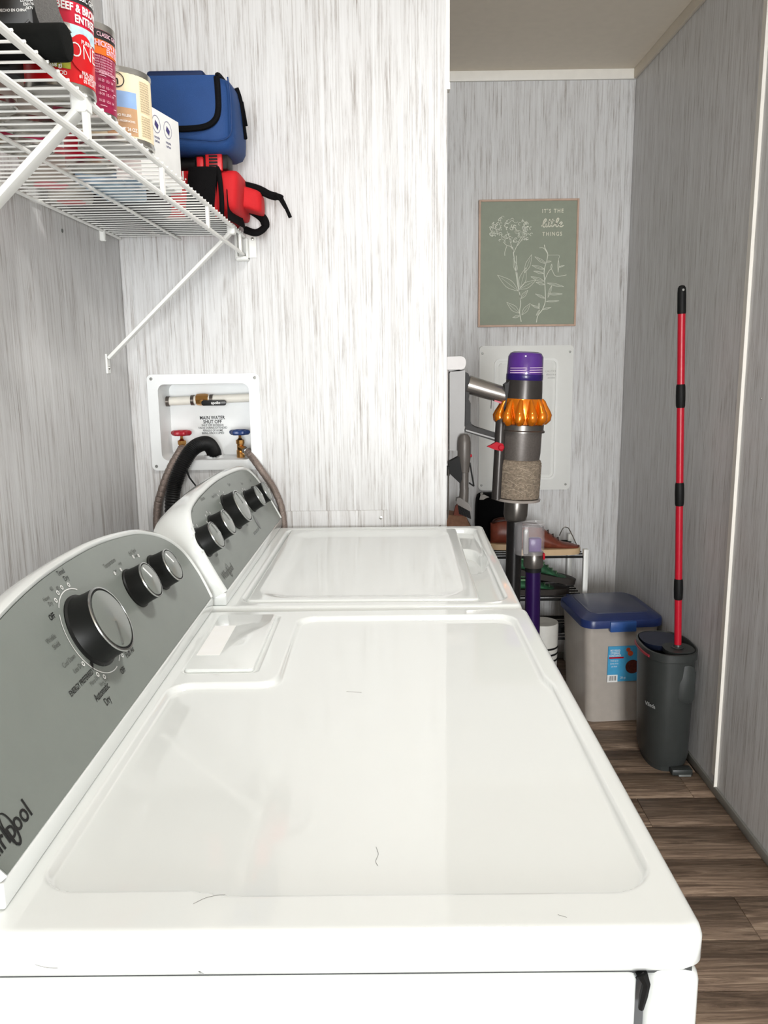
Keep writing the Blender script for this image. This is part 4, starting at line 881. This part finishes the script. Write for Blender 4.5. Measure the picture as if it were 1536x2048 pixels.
obj('dock_body', MB().prism([(898, 898), (928, 898), (929, 738), (921, 740), (900, 741), (898, 744)], fl2, VY-0.027, VY+0.027, 0.003), DOCKG, dk)
cbl = tag(obj('charging_cable', MB().tube(catmull([(0.172, VY-0.02, 1.065), (0.170, VY-0.03, 1.03), (0.158, 2.10, 0.96), (0.146, 1.985, 0.925), (0.118, 1.952, 0.905), (0.105, 1.952, 0.86), (0.10, 1.952, 0.70)], 8), 0.0022, 6), mat('cable_grey', (92, 88, 84), 0.5)), 'thin grey charging cable hanging from the dock behind the washer', 'cable')

vc = thing('stick_vacuum', (VX(1045), VY, 0.10), 'cordless stick vacuum with violet filter, gold cyclones and full clear bin', 'vacuum')
def ax(y): return VX(1052-(y-704)*0.047)
def vlathe(name, prof, material, parent=vc, seg=40, **k):
    """prof rows: (radius px, y px)"""
    y0 = prof[-1][1]; yt = prof[0][1]; c0 = Vector((ax(y0), VY, VZ(y0))); c1 = Vector((ax(yt), VY, VZ(yt))); d = (c1-c0)
    p = [(rr_*VS, (y0-yy_)*VS*d.length/max(1e-9, (y0-yt)*VS)) for rr_, yy_ in reversed(prof)]
    return obj(name, MB().lathe(p, c0, d, seg, ref=(1, 0, 0), **k), material, parent)
fil = vlathe('filter_cap', [(0, 704), (24, 704), (31, 707), (35, 714), (36, 750), (36, 759)], VIOL)
vlathe('filter_ring', [(36.3, 748), (36.6, 749), (36.6, 759), (36, 760)], VIOD, fil)
mb = MB()
for yv in (735.5, 740, 744.5):
    for s_ in (-1, 1):
        a0, a1 = (-150, -95) if s_ < 0 else (-85, -32)
        mb.tube([(ax(yv)+36.6*VS*math.cos(math.radians(a0+(a1-a0)*i/8)), VY+36.6*VS*math.sin(math.radians(a0+(a1-a0)*i/8)), VZ(yv)) for i in range(9)], 0.0012, 6)
obj('vent_slot', mb, mat('slot_lilac', (226, 200, 230), 0.35), fil)
vlathe('motor_body', [(36, 759), (36.5, 765), (38, 797), (38, 800)], DGREY)
cy = vlathe('cyclone_ring', [(38, 796), (39, 798), (40, 815), (42, 832), (40, 846), (39, 847)], GOLD)
for k in range(12):
    a = 2*PI*(k+0.5)/12-PI/2
    P0 = [(36.5, 799, 4.0), (40.5, 804, 5.0), (44, 813, 6.0), (47.5, 823, 8.5), (49, 829, 10.5), (47.5, 836, 11), (43, 842, 9), (38, 845, 5)]
    obj('cyclone', MB().tube([(ax(y_)+q*VS*math.cos(a), VY+q*VS*math.sin(a), VZ(y_)) for q, y_, w_ in P0], [w_*VS for q, y_, w_ in P0], 12), GOLD, cy)
vlathe('bin_collar', [(40, 846), (45, 848), (45, 858), (47.5, 860), (47.5, 863)], GUN)
BINC = mat('bin_clear', (150, 144, 140), 0.08, alpha=0.28, var=0.0, spec=0.7)
vlathe('clear_bin', [(47.5, 862), (47.5, 900), (47, 998), (47, 1000), (46, 1000), (46.4, 900), (46.5, 862)], BINC)
vlathe('bin_shroud', [(42, 862), (42, 905), (40, 925)], mat('shroud', (96, 90, 86), 0.4, metal=0.3, var=0.15, vscale=200))
DUST = mat('dust', (128, 115, 100), 0.95, var=0.35, vscale=160, bump=1.0, bscale=260)
dm = vlathe('dust', [(0, 912), (18, 912), (34, 914), (43.5, 920), (45.8, 930), (45.5, 996), (40, 998)], DUST)
dm['kind'] = 'stuff'
mb = MB(); rd = random.Random(5)
for k in range(260):
    a = rd.random()*2*PI; yv = rd.uniform(925, 995); q = 45.7*VS; x, y_, z = ax(yv)+q*math.cos(a), VY+q*math.sin(a), VZ(yv); l = rd.uniform(0.01, 0.03); sl = rd.uniform(-0.6, 0.6)
    mb.tube([(ax(yv)+q*math.cos(a+t*l/q), VY+q*math.sin(a+t*l/q), max(VZ(996), min(VZ(922), z+sl*t*l+0.003*math.sin(PI*t)))) for t in (0, 0.33, 0.66, 1)], 0.0004, 3, cap=False)
hr = obj('hair', mb, mat('hair_dust', (176, 162, 142), 0.8), dm); hr['kind'] = 'stuff'
vlathe('bin_base', [(47.5, 998), (48.5, 999), (48, 1003), (30, 1005), (0, 1005)], mat('bin_base_clear', (150, 142, 136), 0.2, var=0.1))
# duct down the left side of the bin with the red release catch
obj('duct', MB().tube(catmull([(VX(1006), VY-0.012, VZ(825)), (VX(1002), VY-0.020, VZ(840)), (VX(999), VY-0.026, VZ(900)), (VX(995), VY-0.026, VZ(998))], 6), [0.004]+[0.013]*5+[0.0150]*13, 14), DGREY, vc)
obj('release_catch', MB().prism([(972, 889), (984, 884), (990, 880), (1004, 884), (1006, 893), (1002, 899), (986, 895)], fl2, VY-0.048, VY-0.036, 0.001).lathe([(0.0085, 0), (0.0085, 0.012), (0.006, 0.014), (0, 0.014)], (VX(1000), VY-0.038, VZ(891)), (0, -1, 0), 18), VRED, vc)
# handle
obj('handle_grip', MB().tube([(VX(936), VY, VZ(767)), (VX(975), VY, VZ(779)), (VX(1012), VY, VZ(790))], [0.0255, 0.0245, 0.023], 20), NICK, vc)
obj('handle_back', MB().prism([(930, 742), (936, 745), (939, 752), (938, 790), (937, 796), (941, 804), (941, 840), (944, 848), (952, 853), (992, 864), (992, 872), (950, 860), (936, 856), (930, 850)], fl2, VY-0.016, VY+0.016, 0.002), mat('handle_dark', (30, 27, 26), 0.45, spec=0.25), vc)
obj('lower_strut', MB().prism([(930, 853), (937, 843), (942, 850), (992, 867), (992, 877), (930, 857)], fl2, VY-0.017, VY-0.013, 0.001).prism([(930, 857), (992, 877), (992, 881), (930, 861)], fl2, VY-0.019, VY+0.012), mat('strut_grey', (40, 36, 34), 0.45, spec=0.25), vc)
obj('strut_line', MB().prism([(931, 856), (992, 874.5), (992, 877.5), (931, 859)], fl2, VY-0.0205, VY-0.0185), DOCKG, vc)
obj('neck', MB().prism([(1008, 768), (1016, 762), (1022, 756), (1022, 850), (1003, 850), (1002, 826), (1010, 800)], fl2, VY-0.024, VY+0.02, 0.003), mat('handle_dark', (30, 27, 26), 0.45, spec=0.25), vc)
obj('trigger', MB().prism([(989, 797), (1005, 801), (1003, 806), (989, 801)], fl2, VY-0.012, VY+0.012, 0.001), mat('trigger_red', (188, 70, 88), 0.4), vc)
obj('trigger_guard', MB().prism([(984, 798), (986, 799), (985, 816), (983, 816)], fl2, VY-0.008, VY+0.008), DGREY, vc)
vlathe('inlet', [(24, 1004), (24.5, 1006), (24.5, 1034), (22, 1044), (17, 1048)], GUN)
obj('wand', MB().tube([(VX(1035), VY, VZ(1040)), (VX(1030), VY, 0.11)], 0.0225, 20), mat('wand_black', (34, 32, 32), 0.3, metal=0.4), vc)
obj('floor_head', MB().box(VX(1030)-0.12, VX(1030)+0.12, VY-0.05, VY+0.05, 0.03, 0.115, 0.015, 3), mat('wand_black', (34, 32, 32), 0.3, metal=0.4), vc)
# small crevice and brush tool clipped under the dock
ct = thing('combination_tool', (0.214, 2.235, 0.875), 'dark grey brush nozzle clipped below the vacuum dock', 'vacuum tool')
TY = 2.235
TOOLG = mat('tool_grey', (96, 91, 87), 0.4, metal=0.2, var=0.05)
obj('nozzle_body', MB().lathe([(0.0125, 0.0), (0.0125, 0.045), (0.014, 0.046), (0.0165, 0.075), (0.0185, 0.090), (0.0185, 0.128), (0.0165, 0.142), (0.010, 0.151), (0, 0.153)], (0.2125, TY, 0.962), (0, 0, 1), 28), TOOLG, ct)
obj('nozzle_button', MB().lathe([(0.005, 0), (0.004, 0.004), (0, 0.005)], (0.229, TY-0.004, 1.054), (1, -0.2, 0), 12), VRED, ct)
obj('clip_arm', MB().prism([(0.172, 1.005), (0.200, 0.978), (0.206, 0.990), (0.206, 1.052), (0.195, 1.052), (0.168, 1.038)], lambda u, v, h: Vector((u, h, v)), TY-0.012, TY+0.016).prism([(XE, 1.025), (0.172, 1.025), (0.172, 1.000), (XE, 1.000)], lambda u, v, h: Vector((u, h, v)), TY-0.010, TY+0.014), BLACK, ct)
obj('spring_arm', MB().bar((0.228, TY, 1.035), (0.240, TY, 0.968), 0.008, 0.004, 0.001).bar((0.240, TY, 0.968), (0.226, TY, 0.978), 0.006, 0.004, 0.001), BLACK, ct)
obj('brush_collar', MB().lathe([(0.0125, 0.030), (0.0135, 0.0), (0.0135, -0.01)], (0.212, TY, 0.935), (0.05, 0, 1), 24).prism([(0.192, 0.936), (0.200, 0.938), (0.226, 0.920), (0.233, 0.904), (0.228, 0.899), (0.194, 0.918), (0.190, 0.926)], lambda u, v, h: Vector((u, h, v)), TY-0.014, TY+0.014, 0.003), TOOLG, ct)
mb = MB()
for k in range(11):
    x = 0.196+k*0.0031; z = 0.917-(x-0.194)*0.45
    for yy in (TY-0.009, TY-0.003, TY+0.004): mb.bar((x, yy, z), (x+0.004, yy, z-0.026), 0.0022, 0.002)
o_ = obj('bristles', mb, BLACK, ct, smooth=False); o_['kind'] = 'stuff'

# ================================================================== PURPLE WAND WITH CLEAR CUP
pwd = thing('purple_wand', (0.404, 2.195, 0), 'dark purple wand with clear plastic cup standing before the vacuum tube', 'wand')
WY = 2.195
CLEARP = mat('clear_plastic', (225, 222, 224), 0.06, alpha=0.17, var=0.0, spec=0.8)
obj('clear_cup', MB().prism(rrect(0.352, 0.431, WY-0.032, WY+0.032, 0.022), lambda u, v, h: Vector((u, v, h)), 0.783, 0.868, 0.004), CLEARP, pwd)
obj('cup_rim', MB().tube([(u, v, 0.8695) for u, v in rrect(0.378, 0.430, WY-0.026, WY+0.026, 0.020)], 0.0022, 6, closed=True), CLEARP, pwd)
obj('inner_plug', MB().box(0.388, 0.424, WY-0.012, WY+0.012, 0.784, 0.828, 0.006), mat('plug_violet', (92, 64, 128), 0.3), pwd)
obj('inner_latch', MB().box(0.372, 0.386, WY-0.020, WY-0.008, 0.784, 0.854, 0.003), DOCKG, pwd)
obj('red_tab', MB().box(0.424, 0.4295, WY-0.034, WY-0.022, 0.772, 0.790, 0.002), VRED, pwd)
obj('collar', MB().lathe([(0.026, 0.0), (0.0275, 0.004), (0.0275, 0.042), (0.025, 0.046)], (0.4035, WY, 0.744), (0, 0, 1), 28), GUN, pwd)
obj('collar_band', MB().lathe([(0.0225, 0), (0.0225, 0.014)], (0.4035, WY, 0.731), (0, 0, 1), 24), BLACK, pwd)
obj('tube', MB().tube([(0.4035, WY, 0.735), (0.408, WY, 0.02)], 0.0212, 22), mat('purple_metal', (36, 11, 66), 0.3, metal=0.2, spec=0.3, var=0.05), pwd)
obj('foot', MB().box(0.345, 0.470, WY-0.03, WY+0.03, 0.0, 0.045, 0.01), BLACK, pwd)

# ================================================================== PET FOOD BIN
fb = thing('storage_bin', (0.82, 2.95, 0), 'translucent grey pet food bin with blue lid and picture label', 'bin')
BINM = mat('bin_translucent', (176, 168, 160), 0.35, var=0.04)
LIDB = mat('lid_blue', (36, 52, 104), 0.3, var=0.05); LATB = mat('latch_blue', (46, 84, 150), 0.35)
bx, by = 0.825, 2.945
def taper(o1, z1, o2, z2, closed_top=True):
    n = len(o1); V = [(u, v, z1) for u, v in o1]+[(u, v, z2) for u, v in o2]
    F = [(i, (i+1) % n, n+(i+1) % n, n+i) for i in range(n)]+[list(range(n-1, -1, -1))]
    if closed_top: F.append([n+i for i in range(n)])
    return V, F
obj('bin_body', MB().geo(*taper(rrect(bx-0.118, bx+0.118, by-0.160, by+0.118, 0.03), 0.0, rrect(bx-0.138, bx+0.138, by-0.168, by+0.128, 0.03), 0.385)), BINM, fb, sharp=50)
o1 = rrect(bx-0.150, bx+0.150, by-0.185, by+0.140, 0.045, 8); o2 = rrect(bx-0.148, bx+0.148, by-0.183, by+0.138, 0.045, 8); o3 = rrect(bx-0.118, bx+0.118, by-0.150, by+0.115, 0.04, 8)
n = len(o1); V = []; F = []
for oo, z in ((o1, 0.366), (o1, 0.388), (o2, 0.394), (o3, 0.408)): V += [(u, v, z) for u, v in oo]
for k in range(3): F += [(k*n+i, k*n+(i+1) % n, (k+1)*n+(i+1) % n, (k+1)*n+i) for i in range(n)]
F += [list(range(n-1, -1, -1)), [3*n+i for i in range(n)]]
lid = obj('lid', MB().geo(V, F), LIDB, fb, sharp=25)
obj('lid_top', MB().prism(rrect(bx-0.110, bx+0.110, by-0.142, by+0.108, 0.035, 8), lambda u, v, h: Vector((u, v, h)), 0.404, 0.4095, 0.001), mat('lid_top_blue', (66, 72, 100), 0.28), lid)
for k in range(8): obj('hinge_rib', MB().tube([(bx-0.115+k*0.028, by+0.142, 0.392), (bx-0.098+k*0.028, by+0.142, 0.392)], 0.006, 8), LIDB, lid)
obj('latch', MB().box(bx-0.056, bx+0.040, by-0.194, by-0.178, 0.353, 0.392, 0.004), LATB, lid)
LBL = mat('label_blue', (70, 160, 206), 0.45, var=0.06)
fyb = by-0.1665; 
def lbx(u0, u1, z0, z1, name, m_, d=0.0): return obj(name, MB().box(bx+u0, bx+u1, fyb-0.0035-d, fyb+0.001, z0, z1), m_, fb if name == 'paper_label' else plab, smooth=False)
plab = None
plab = lbx(-0.052, 0.058, 0.158, 0.292, 'paper_label', LBL)
lbx(-0.048, 0.006, 0.246, 0.252, 'label_stripe', VRED, 0.0006)
lbx(-0.052, -0.014, 0.156, 0.184, 'barcode_field', INKW, 0.0006)
mb = MB()
for k in range(9): mb.box(bx-0.046+k*0.0032, bx-0.046+k*0.0032+(0.0012, 0.002, 0.0008)[k % 3], fyb-0.0046, fyb-0.003, 0.162, 0.180)
obj('barcode', mb, INKB, plab, smooth=False)
obj('bowl_picture', MB().lathe([(0.026, 0), (0.026, 0.001), (0.0, 0.001)], (bx+0.040, fyb-0.0036, 0.213), (0, -1, 0), 24), mat('kibble', (84, 32, 24), 0.6, var=0.5, vscale=120), plab)
obj('apple_picture', MB().lathe([(0.010, 0), (0.010, 0.001), (0, 0.001)], (bx+0.030, fyb-0.0036, 0.264), (0, -1, 0), 16).lathe([(0.008, 0), (0.008, 0.001), (0, 0.001)], (bx+0.022, fyb-0.0036, 0.278), (0, -1, 0), 16), mat('picture_orange', (206, 84, 44), 0.5, var=0.3, vscale=90), plab)
mb = MB()
for i, s_ in enumerate(('PET FOOD', 'STORAGE', 'CONTAINER')): text_on(mb, s_, 0.0105, plane_fn((bx-0.026, fyb-0.0042, 0.276-i*0.0095), (1, 0, 0), (0, 0, 1)), 0.01, 0.75)
for i, s_ in enumerate(('Holds up to', '22 lbs of dry', 'pet food')): text_on(mb, s_, 0.008, plane_fn((bx-0.028, fyb-0.0042, 0.238-i*0.011), (1, 0, 0), (0, 0, 1)), 0.0, 0.75)
text_on(mb, '28 qt', 0.012, plane_fn((bx+0.006, fyb-0.0042, 0.172), (1, 0, 0), (0, 0, 1)), 0.0, 0.8)
obj('lettering', mb, INKW, plab, smooth=False, recalc=False)
fb.rotation_euler = (0, 0, math.radians(4.5))

# ================================================================== MOP BUCKET AND MOP
mbk = thing('mop_bucket', (0.895, 2.50, 0), 'tall dark grey mop bucket against the right wall', 'bucket')
BUCK = mat('bucket_grey', (52, 55, 54), 0.4, var=0.05); BNAVY = mat('bucket_navy', (34, 40, 62), 0.4)
def bshape(cx, cy, ax_, ay, n=48, p=2.6):
    out = []
    for i in range(n):
        t = 2*PI*i/n; c, s_ = math.cos(t), math.sin(t)
        out.append((cx+ax_*abs(c)**(2/p)*(1 if c > 0 else -1), cy+ay*abs(s_)**(2/p)*(1 if s_ > 0 else -1)))
    return out
bxc, byc = 0.898, 2.505
rings = [(bshape(bxc+0.004, byc, 0.066, 0.100), 0.02), (bshape(bxc+0.003, byc, 0.072, 0.108), 0.05), (bshape(bxc, byc, 0.078, 0.114), 0.28), (bshape(bxc, byc, 0.080, 0.116), 0.375), (bshape(bxc, byc, 0.085, 0.121), 0.378), (bshape(bxc, byc, 0.085, 0.121), 0.402), (bshape(bxc, byc, 0.080, 0.116), 0.404), (bshape(bxc, byc, 0.077, 0.112), 0.398), (bshape(bxc, byc, 0.073, 0.106), 0.30)]
n = len(rings[0][0]); V = [(u, v, z) for o_, z in rings for u, v in o_]; F = [(k*n+i, k*n+(i+1) % n, (k+1)*n+(i+1) % n, (k+1)*n+i) for k in range(len(rings)-1) for i in range(n)]
F += [list(range(n-1, -1, -1)), [(len(rings)-1)*n+i for i in range(n)]]
obj('bucket_body', MB().geo(V, F), BUCK, mbk, sharp=40)
obj('wringer_insert', MB().geo(*taper(bshape(bxc-0.01, byc+0.035, 0.055, 0.062), 0.385, bshape(bxc-0.01, byc+0.035, 0.062, 0.070), 0.4045)), BNAVY, mbk)
obj('wringer_plate', MB().geo(*taper(bshape(bxc+0.02, byc-0.055, 0.045, 0.045), 0.39, bshape(bxc+0.02, byc-0.055, 0.047, 0.048), 0.4055)), BUCK, mbk)
obj('red_trim', MB().tube([(u, v, 0.385) for u, v in bshape(bxc, byc, 0.0855, 0.1215)[20:29]], 0.0045, 8), mat('trim_red', (150, 40, 52), 0.4), mbk)
obj('front_recess', MB().prism(rrect(0.905, 0.955, 0.24, 0.368, 0.022), lambda u, v, h: Vector((u, byc-0.108-h, v)), 0.0, 0.0062, 0.002), BUCK, mbk)
obj('pedal', MB().box(0.895, 0.962, byc-0.125, byc-0.09, 0.0, 0.022, 0.006), BUCK, mbk)
obj('foot_pad', MB().box(0.915, 0.955, byc-0.130, byc-0.10, 0.0, 0.006, 0.002), mat('pad_grey', (120, 122, 120), 0.3), mbk)
obj('bucket_base', MB().geo(*taper(bshape(bxc+0.004, byc, 0.060, 0.094), 0.0, bshape(bxc+0.004, byc, 0.062, 0.096), 0.022)), BUCK, mbk)
mb = MB(); V_, F_ = text_geo('Vileda', 0.02, 1.0)
nn = Vector((-0.86, -0.5, 0)).normalized(); ud = Vector((0.5, -0.86, 0)).normalized()
text_on(mb, 'Vileda', 0.019, plane_fn((0.8300, 2.4280, 0.222), ud, Vector((0, 0, 1))+ud*-0.0), 0.01, 0.9)
obj('logo', mb, mat('ink_silver', (176, 178, 176), 0.4), mbk, smooth=False, recalc=False)
mop = thing('mop', (0.921, 2.452, 0.39), 'red telescopic mop handle with black joints standing in the bucket', 'mop')
MR = mat('mop_red', (188, 22, 44), 0.3, var=0.05)
m0, m1 = Vector((0.9165, 2.452, 0.406)), Vector((0.868, 2.452, 1.522))
def mz(z): return m0+(m1-m0)*((z-m0.z)/(m1.z-m0.z))
J = [0.407, 0.565, 0.632, 0.865, 0.937, 1.165, 1.235, 1.440]
for k in range(4): obj('pole_section', MB().tube([mz(J[2*k]), mz(J[2*k+1])], 0.0112, 18), MR, mop)
for a, b in ((0.565, 0.632), (0.865, 0.937), (1.165, 1.235)):
    obj('joint', MB().tube([mz(a), mz(a+0.006), mz((a+b)/2), mz(b-0.006), mz(b)], [0.0120, 0.0135, 0.0142, 0.0135, 0.0120], 18), BLACK, mop)
obj('grip', MB().tube([mz(1.440), mz(1.445), mz(1.50), mz(1.514), mz(1.520), mz(1.522)], [0.0118, 0.0128, 0.0125, 0.0115, 0.008, 0.002], 18), BLACK, mop)
obj('hang_hole', MB().lathe([(0.003, 0), (0.0034, 0.0008), (0, 0.001)], mz(1.508)+Vector((0, -0.0118, 0)), (0, -1, 0), 12), mat('hole_grey', (150, 150, 146), 0.5), mop)
obj('mop_socket', MB().lathe([(0.019, 0), (0.019, 0.002), (0.0135, 0.004), (0.0122, 0.010)], mz(0.407), m1-m0, 20), BUCK, mop)

# ================================================================== SHOE RACK AND SHOES
rk_ = thing('shoe_rack', (0.50, 3.25, 0), 'white shoe rack with black wire tiers against the far wall', 'rack')
RZ = (0.20, 0.365, 0.540); RX0, RX1, RY0, RY1 = 0.185, 0.780, 3.12, 3.40
for x in (RX0, RX1):
    for y in (RY0, RY1): obj('post', MB().box(x-0.010, x+0.010, y-0.012, y+0.012, 0, 0.572, 0.003), WPLAST, rk_)
for z in RZ:
    tr = obj('tier_frame', MB().tube([(RX0, RY0, z), (RX1, RY0, z)], 0.005, 8).tube([(RX0, RY1, z), (RX1, RY1, z)], 0.005, 8), BLACK, rk_)
    for k in range(7): obj('tier_wire', MB().tube([(RX0, RY0+0.035+k*0.036, z+0.003), (RX1, RY0+0.035+k*0.036, z+0.003)], 0.003, 6), BLACK, tr)
def shoe(name, label, x_toe, y, z, length, material, sole, lace, height=0.085, tongue=True, flip=False, ang=0.0, cat='shoe', group=None):
    s = thing(name, (x_toe-length/2, y, z), label, cat, group)
    hw = 0.042
    def half_w(t):  # t 0 heel .. 1 toe
        return hw*(0.72+0.28*math.sin(PI*min(1, t*1.25)*0.8))*(1 if t < 0.8 else math.sqrt(max(0.0, 1-((t-0.8)/0.2)**2))*0.98+0.02)*(1 if t > 0.08 else 0.6+0.4*t/0.08)
    def top(t):
        if t < 0.05: return height*0.86
        if t < 0.30: return height*(0.90+0.10*math.sin((t-0.05)/0.25*PI))
        return height*(0.98-0.62*sstep(0.30, 0.82, t)-0.10*sstep(0.8, 1.0, t))
    N, K = 26, 14; V = []; F = []
    for i in range(N+1):
        t = i/N
        for k in range(K):
            a = 2*PI*k/K; w = half_w(t); ht = top(t)
            V.append((x_toe-length+length*t, y+w*math.cos(a)*(1 if math.sin(a) < 0 else 0.96-0.22*math.sin(a)), z+0.020+max(0, (ht-0.02)*(0.5+0.5*math.sin(a)))))
    for i in range(N):
        for k in range(K): F.append((i*K+k, i*K+(k+1) % K, (i+1)*K+(k+1) % K, (i+1)*K+k))
    F += [list(range(K)), [N*K+k for k in range(K)]]
    obj('upper', MB().geo(V, F), material, s, sharp=80)
    pts = [(x_toe-length*1.01+length*1.02*i/24, half_w(i/24)*1.08+0.002) for i in range(25)]
    poly = [(px, y-w) for px, w in pts]+[(px, y+w) for px, w in reversed(pts)]
    obj('sole', MB().prism(poly, lambda u, v, h: Vector((u, v, h)), z, z+0.024, 0.003), sole, s)
    col_ = catmull([(x_toe-length*(1-t), y+q*half_w(t)*0.62, z+top(t)*0.99) for t, q in ((0.03, 0), (0.08, -1), (0.22, -1), (0.36, -0.9), (0.40, 0), (0.36, 0.9), (0.22, 1), (0.08, 1))], 4, True)
    obj('collar', MB().tube(col_, 0.0045, 6, closed=True), lace, s)
    for k in range(4):
        t = 0.44+k*0.075; obj('lace', MB().tube([(x_toe-length*(1-t), y-half_w(t)*0.5, z+top(t)*0.93), (x_toe-length*(1-t)+0.004, y, z+top(t)+0.004), (x_toe-length*(1-t), y+half_w(t)*0.5, z+top(t)*0.93)], 0.0022, 6), lace, s)
    return s
LEATH = mat('leather_brown', (116, 56, 40), 0.4, var=0.2, vscale=40); SOLEC = mat('sole_cream', (206, 176, 138), 0.6); LEDK = mat('leather_dark', (58, 28, 20), 0.5)
shoe('leather_shoe', 'brown leather shoe on the top rack tier, nearer the right post', 0.766, 3.165, RZ[2]+0.0062, 0.27, LEATH, SOLEC, LEDK, 0.120)
shoe('leather_shoe', 'brown leather shoe behind the first one on the top tier', 0.690, 3.262, RZ[2]+0.0062, 0.27, LEATH, SOLEC, LEDK, 0.125)
tag(obj('wire_shoe_tree', MB().tube(catmull([(0.700, 3.24, 0.600), (0.715, 3.24, 0.632), (0.730, 3.24, 0.634), (0.742, 3.24, 0.622), (0.772, 3.24, 0.560), (0.776, 3.24, 0.5462)], 6), 0.0022, 6), TIN), 'thin bent wire standing beside the brown leather shoes', 'wire')
GREEN = mat('knit_green', (44, 92, 62), 0.7, var=0.35, vscale=60); SOLED = mat('sole_dark', (46, 40, 36), 0.7); LIME = mat('lace_green', (120, 160, 120), 0.6)
s1 = shoe('sneaker', 'green sneaker tilted on the middle rack tier above its pair', 0.760, 3.20, RZ[1]+0.068, 0.26, GREEN, SOLED, LIME, 0.070)
s1.rotation_euler = (0, math.radians(12), 0)
shoe('sneaker', 'green sneaker lying flat on the middle rack tier', 0.735, 3.20, RZ[1]+0.0062, 0.25, GREEN, SOLED, LIME, 0.062)
BLKF = mat('fabric_black', (10, 10, 11), 0.9, spec=0.08)
shoe('sneaker', 'black shoe on the middle rack tier behind the vacuum tube', 0.470, 3.20, RZ[1]+0.0062, 0.27, BLKF, mat('sole_black', (24, 24, 26), 0.7), INKG, 0.09)
shoe('sneaker', 'black shoe on the bottom rack tier behind the bin', 0.72, 3.20, RZ[0]+0.0062, 0.27, BLKF, mat('sole_black', (24, 24, 26), 0.7), INKG, 0.08)
# tall black bag standing on the rack
bb = thing('black_tote', (0.432, 3.25, RZ[2]+0.0062), 'tall black bag standing on the rack behind the vacuum', 'bag')
obj('bag_body', soft(0.372, 0.500, 3.312, 3.408, RZ[2]+0.0062, 0.760, 0, 0.06), BLKF, bb, sharp=80)
obj('bag_tag', MB().geo([(0.378, 3.305, 0.742), (0.395, 3.305, 0.742), (0.405, 3.305, 0.748), (0.420, 3.308, 0.752), (0.400, 3.31, 0.762), (0.384, 3.308, 0.764)], [(0, 1, 2, 3, 4, 5)]).bar((0.383, 3.307, 0.764), (0.392, 3.307, 0.771), 0.012, 0.006), mat('tag_grey', (160, 156, 150), 0.5), bb)
# brown boot at the left
bo = thing('ankle_boot', (0.27, 3.25, RZ[2]+0.0062), 'light brown suede boot at the left end of the rack', 'boot')
SUEDE = mat('suede_brown', (134, 98, 76), 0.9, var=0.15, vscale=60); zb = RZ[2]+0.0062
obj('upper', MB().geo(*(lambda pts: ([(x, 3.20, z) for x, z in pts]+[(x+0.004, 3.30, z) for x, z in pts], [list(range(len(pts)-1, -1, -1)), list(range(len(pts), 2*len(pts)))]+[(i, (i+1) % len(pts), len(pts)+(i+1) % len(pts), len(pts)+i) for i in range(len(pts))]))([(0.215, zb+0.02), (0.365, zb+0.02), (0.358, zb+0.06), (0.335, zb+0.095), (0.318, zb+0.130), (0.308, zb+0.172), (0.292, zb+0.168), (0.270, zb+0.150), (0.240, zb+0.156), (0.222, zb+0.148), (0.216, zb+0.08)])), SUEDE, bo, sharp=20)
obj('lining', MB().prism([(0.262, zb+0.154), (0.300, zb+0.150), (0.306, zb+0.185), (0.285, zb+0.205), (0.270, zb+0.190)], lambda u, v, h: Vector((u, h, v)), 3.19, 3.215, 0.003), mat('boot_lining', (112, 54, 38), 0.7), bo)
obj('sole', MB().prism([(0.210, zb), (0.372, zb), (0.372, zb+0.022), (0.210, zb+0.022)], lambda u, v, h: Vector((u, h, v)), 3.19, 3.31, 0.004), LEDK, bo)
# white tub on the lowest tier
wt = thing('white_tub', (0.62, 3.09, 0), 'white container standing on the floor between rack and storage bin', 'tub')
obj('tub_body', MB().lathe([(0.055, 0), (0.058, 0.003), (0.062, 0.29), (0.060, 0.30), (0.055, 0.30), (0.0, 0.295)], (0.600, 3.04, 0), (0, 0, 1), 36), mat('tub_white', (214, 212, 206), 0.4), wt)
for z in (0.150, 0.175, 0.200): obj('black_band', MB().lathe([(0.0610, 0), (0.0622, 0.002), (0.0622, 0.006), (0.0610, 0.008)], (0.600, 3.04, z), (0, 0, 1), 36), BLACK, wt)

# ================================================================== STRAY HAIRS ON THE DRYER
HAIR = mat('hair_dark', (84, 78, 72), 0.6)
def hair(pts, label): tag(obj('stray_hair', MB().tube(catmull(pts, 6), 0.00013, 4), HAIR), label, 'hair')
hair([(-0.150, 0.541, ZT+0.0003), (-0.143, 0.547, ZT+0.0003), (-0.136, 0.550, ZT+0.0003), (-0.128, 0.5515, ZT+0.0003)], 'short dark hair on the dryer rim near its front left corner')
hair([(-0.055, 0.950, ZT-0.0071), (-0.044, 0.948, ZT-0.0071), (-0.036, 0.946, ZT-0.0071)], 'fine hair in the middle of the dryer top')
hair([(-0.014, 0.622, ZT-0.0071), (-0.012, 0.612, ZT-0.0071), (-0.014, 0.602, ZT-0.0071), (-0.012, 0.596, ZT-0.0071)], 'curled hair in the recess of the dryer top')
hair([(0.120, 0.525, ZT+0.0003), (0.126, 0.522, ZT+0.0003)], 'tiny hair on the right front rim of the dryer')
hair([(-0.256, 0.5055, 0.899), (-0.248, 0.5055, 0.8965), (-0.240, 0.5055, 0.896)], 'thin hair on the side edge of the dryer top')
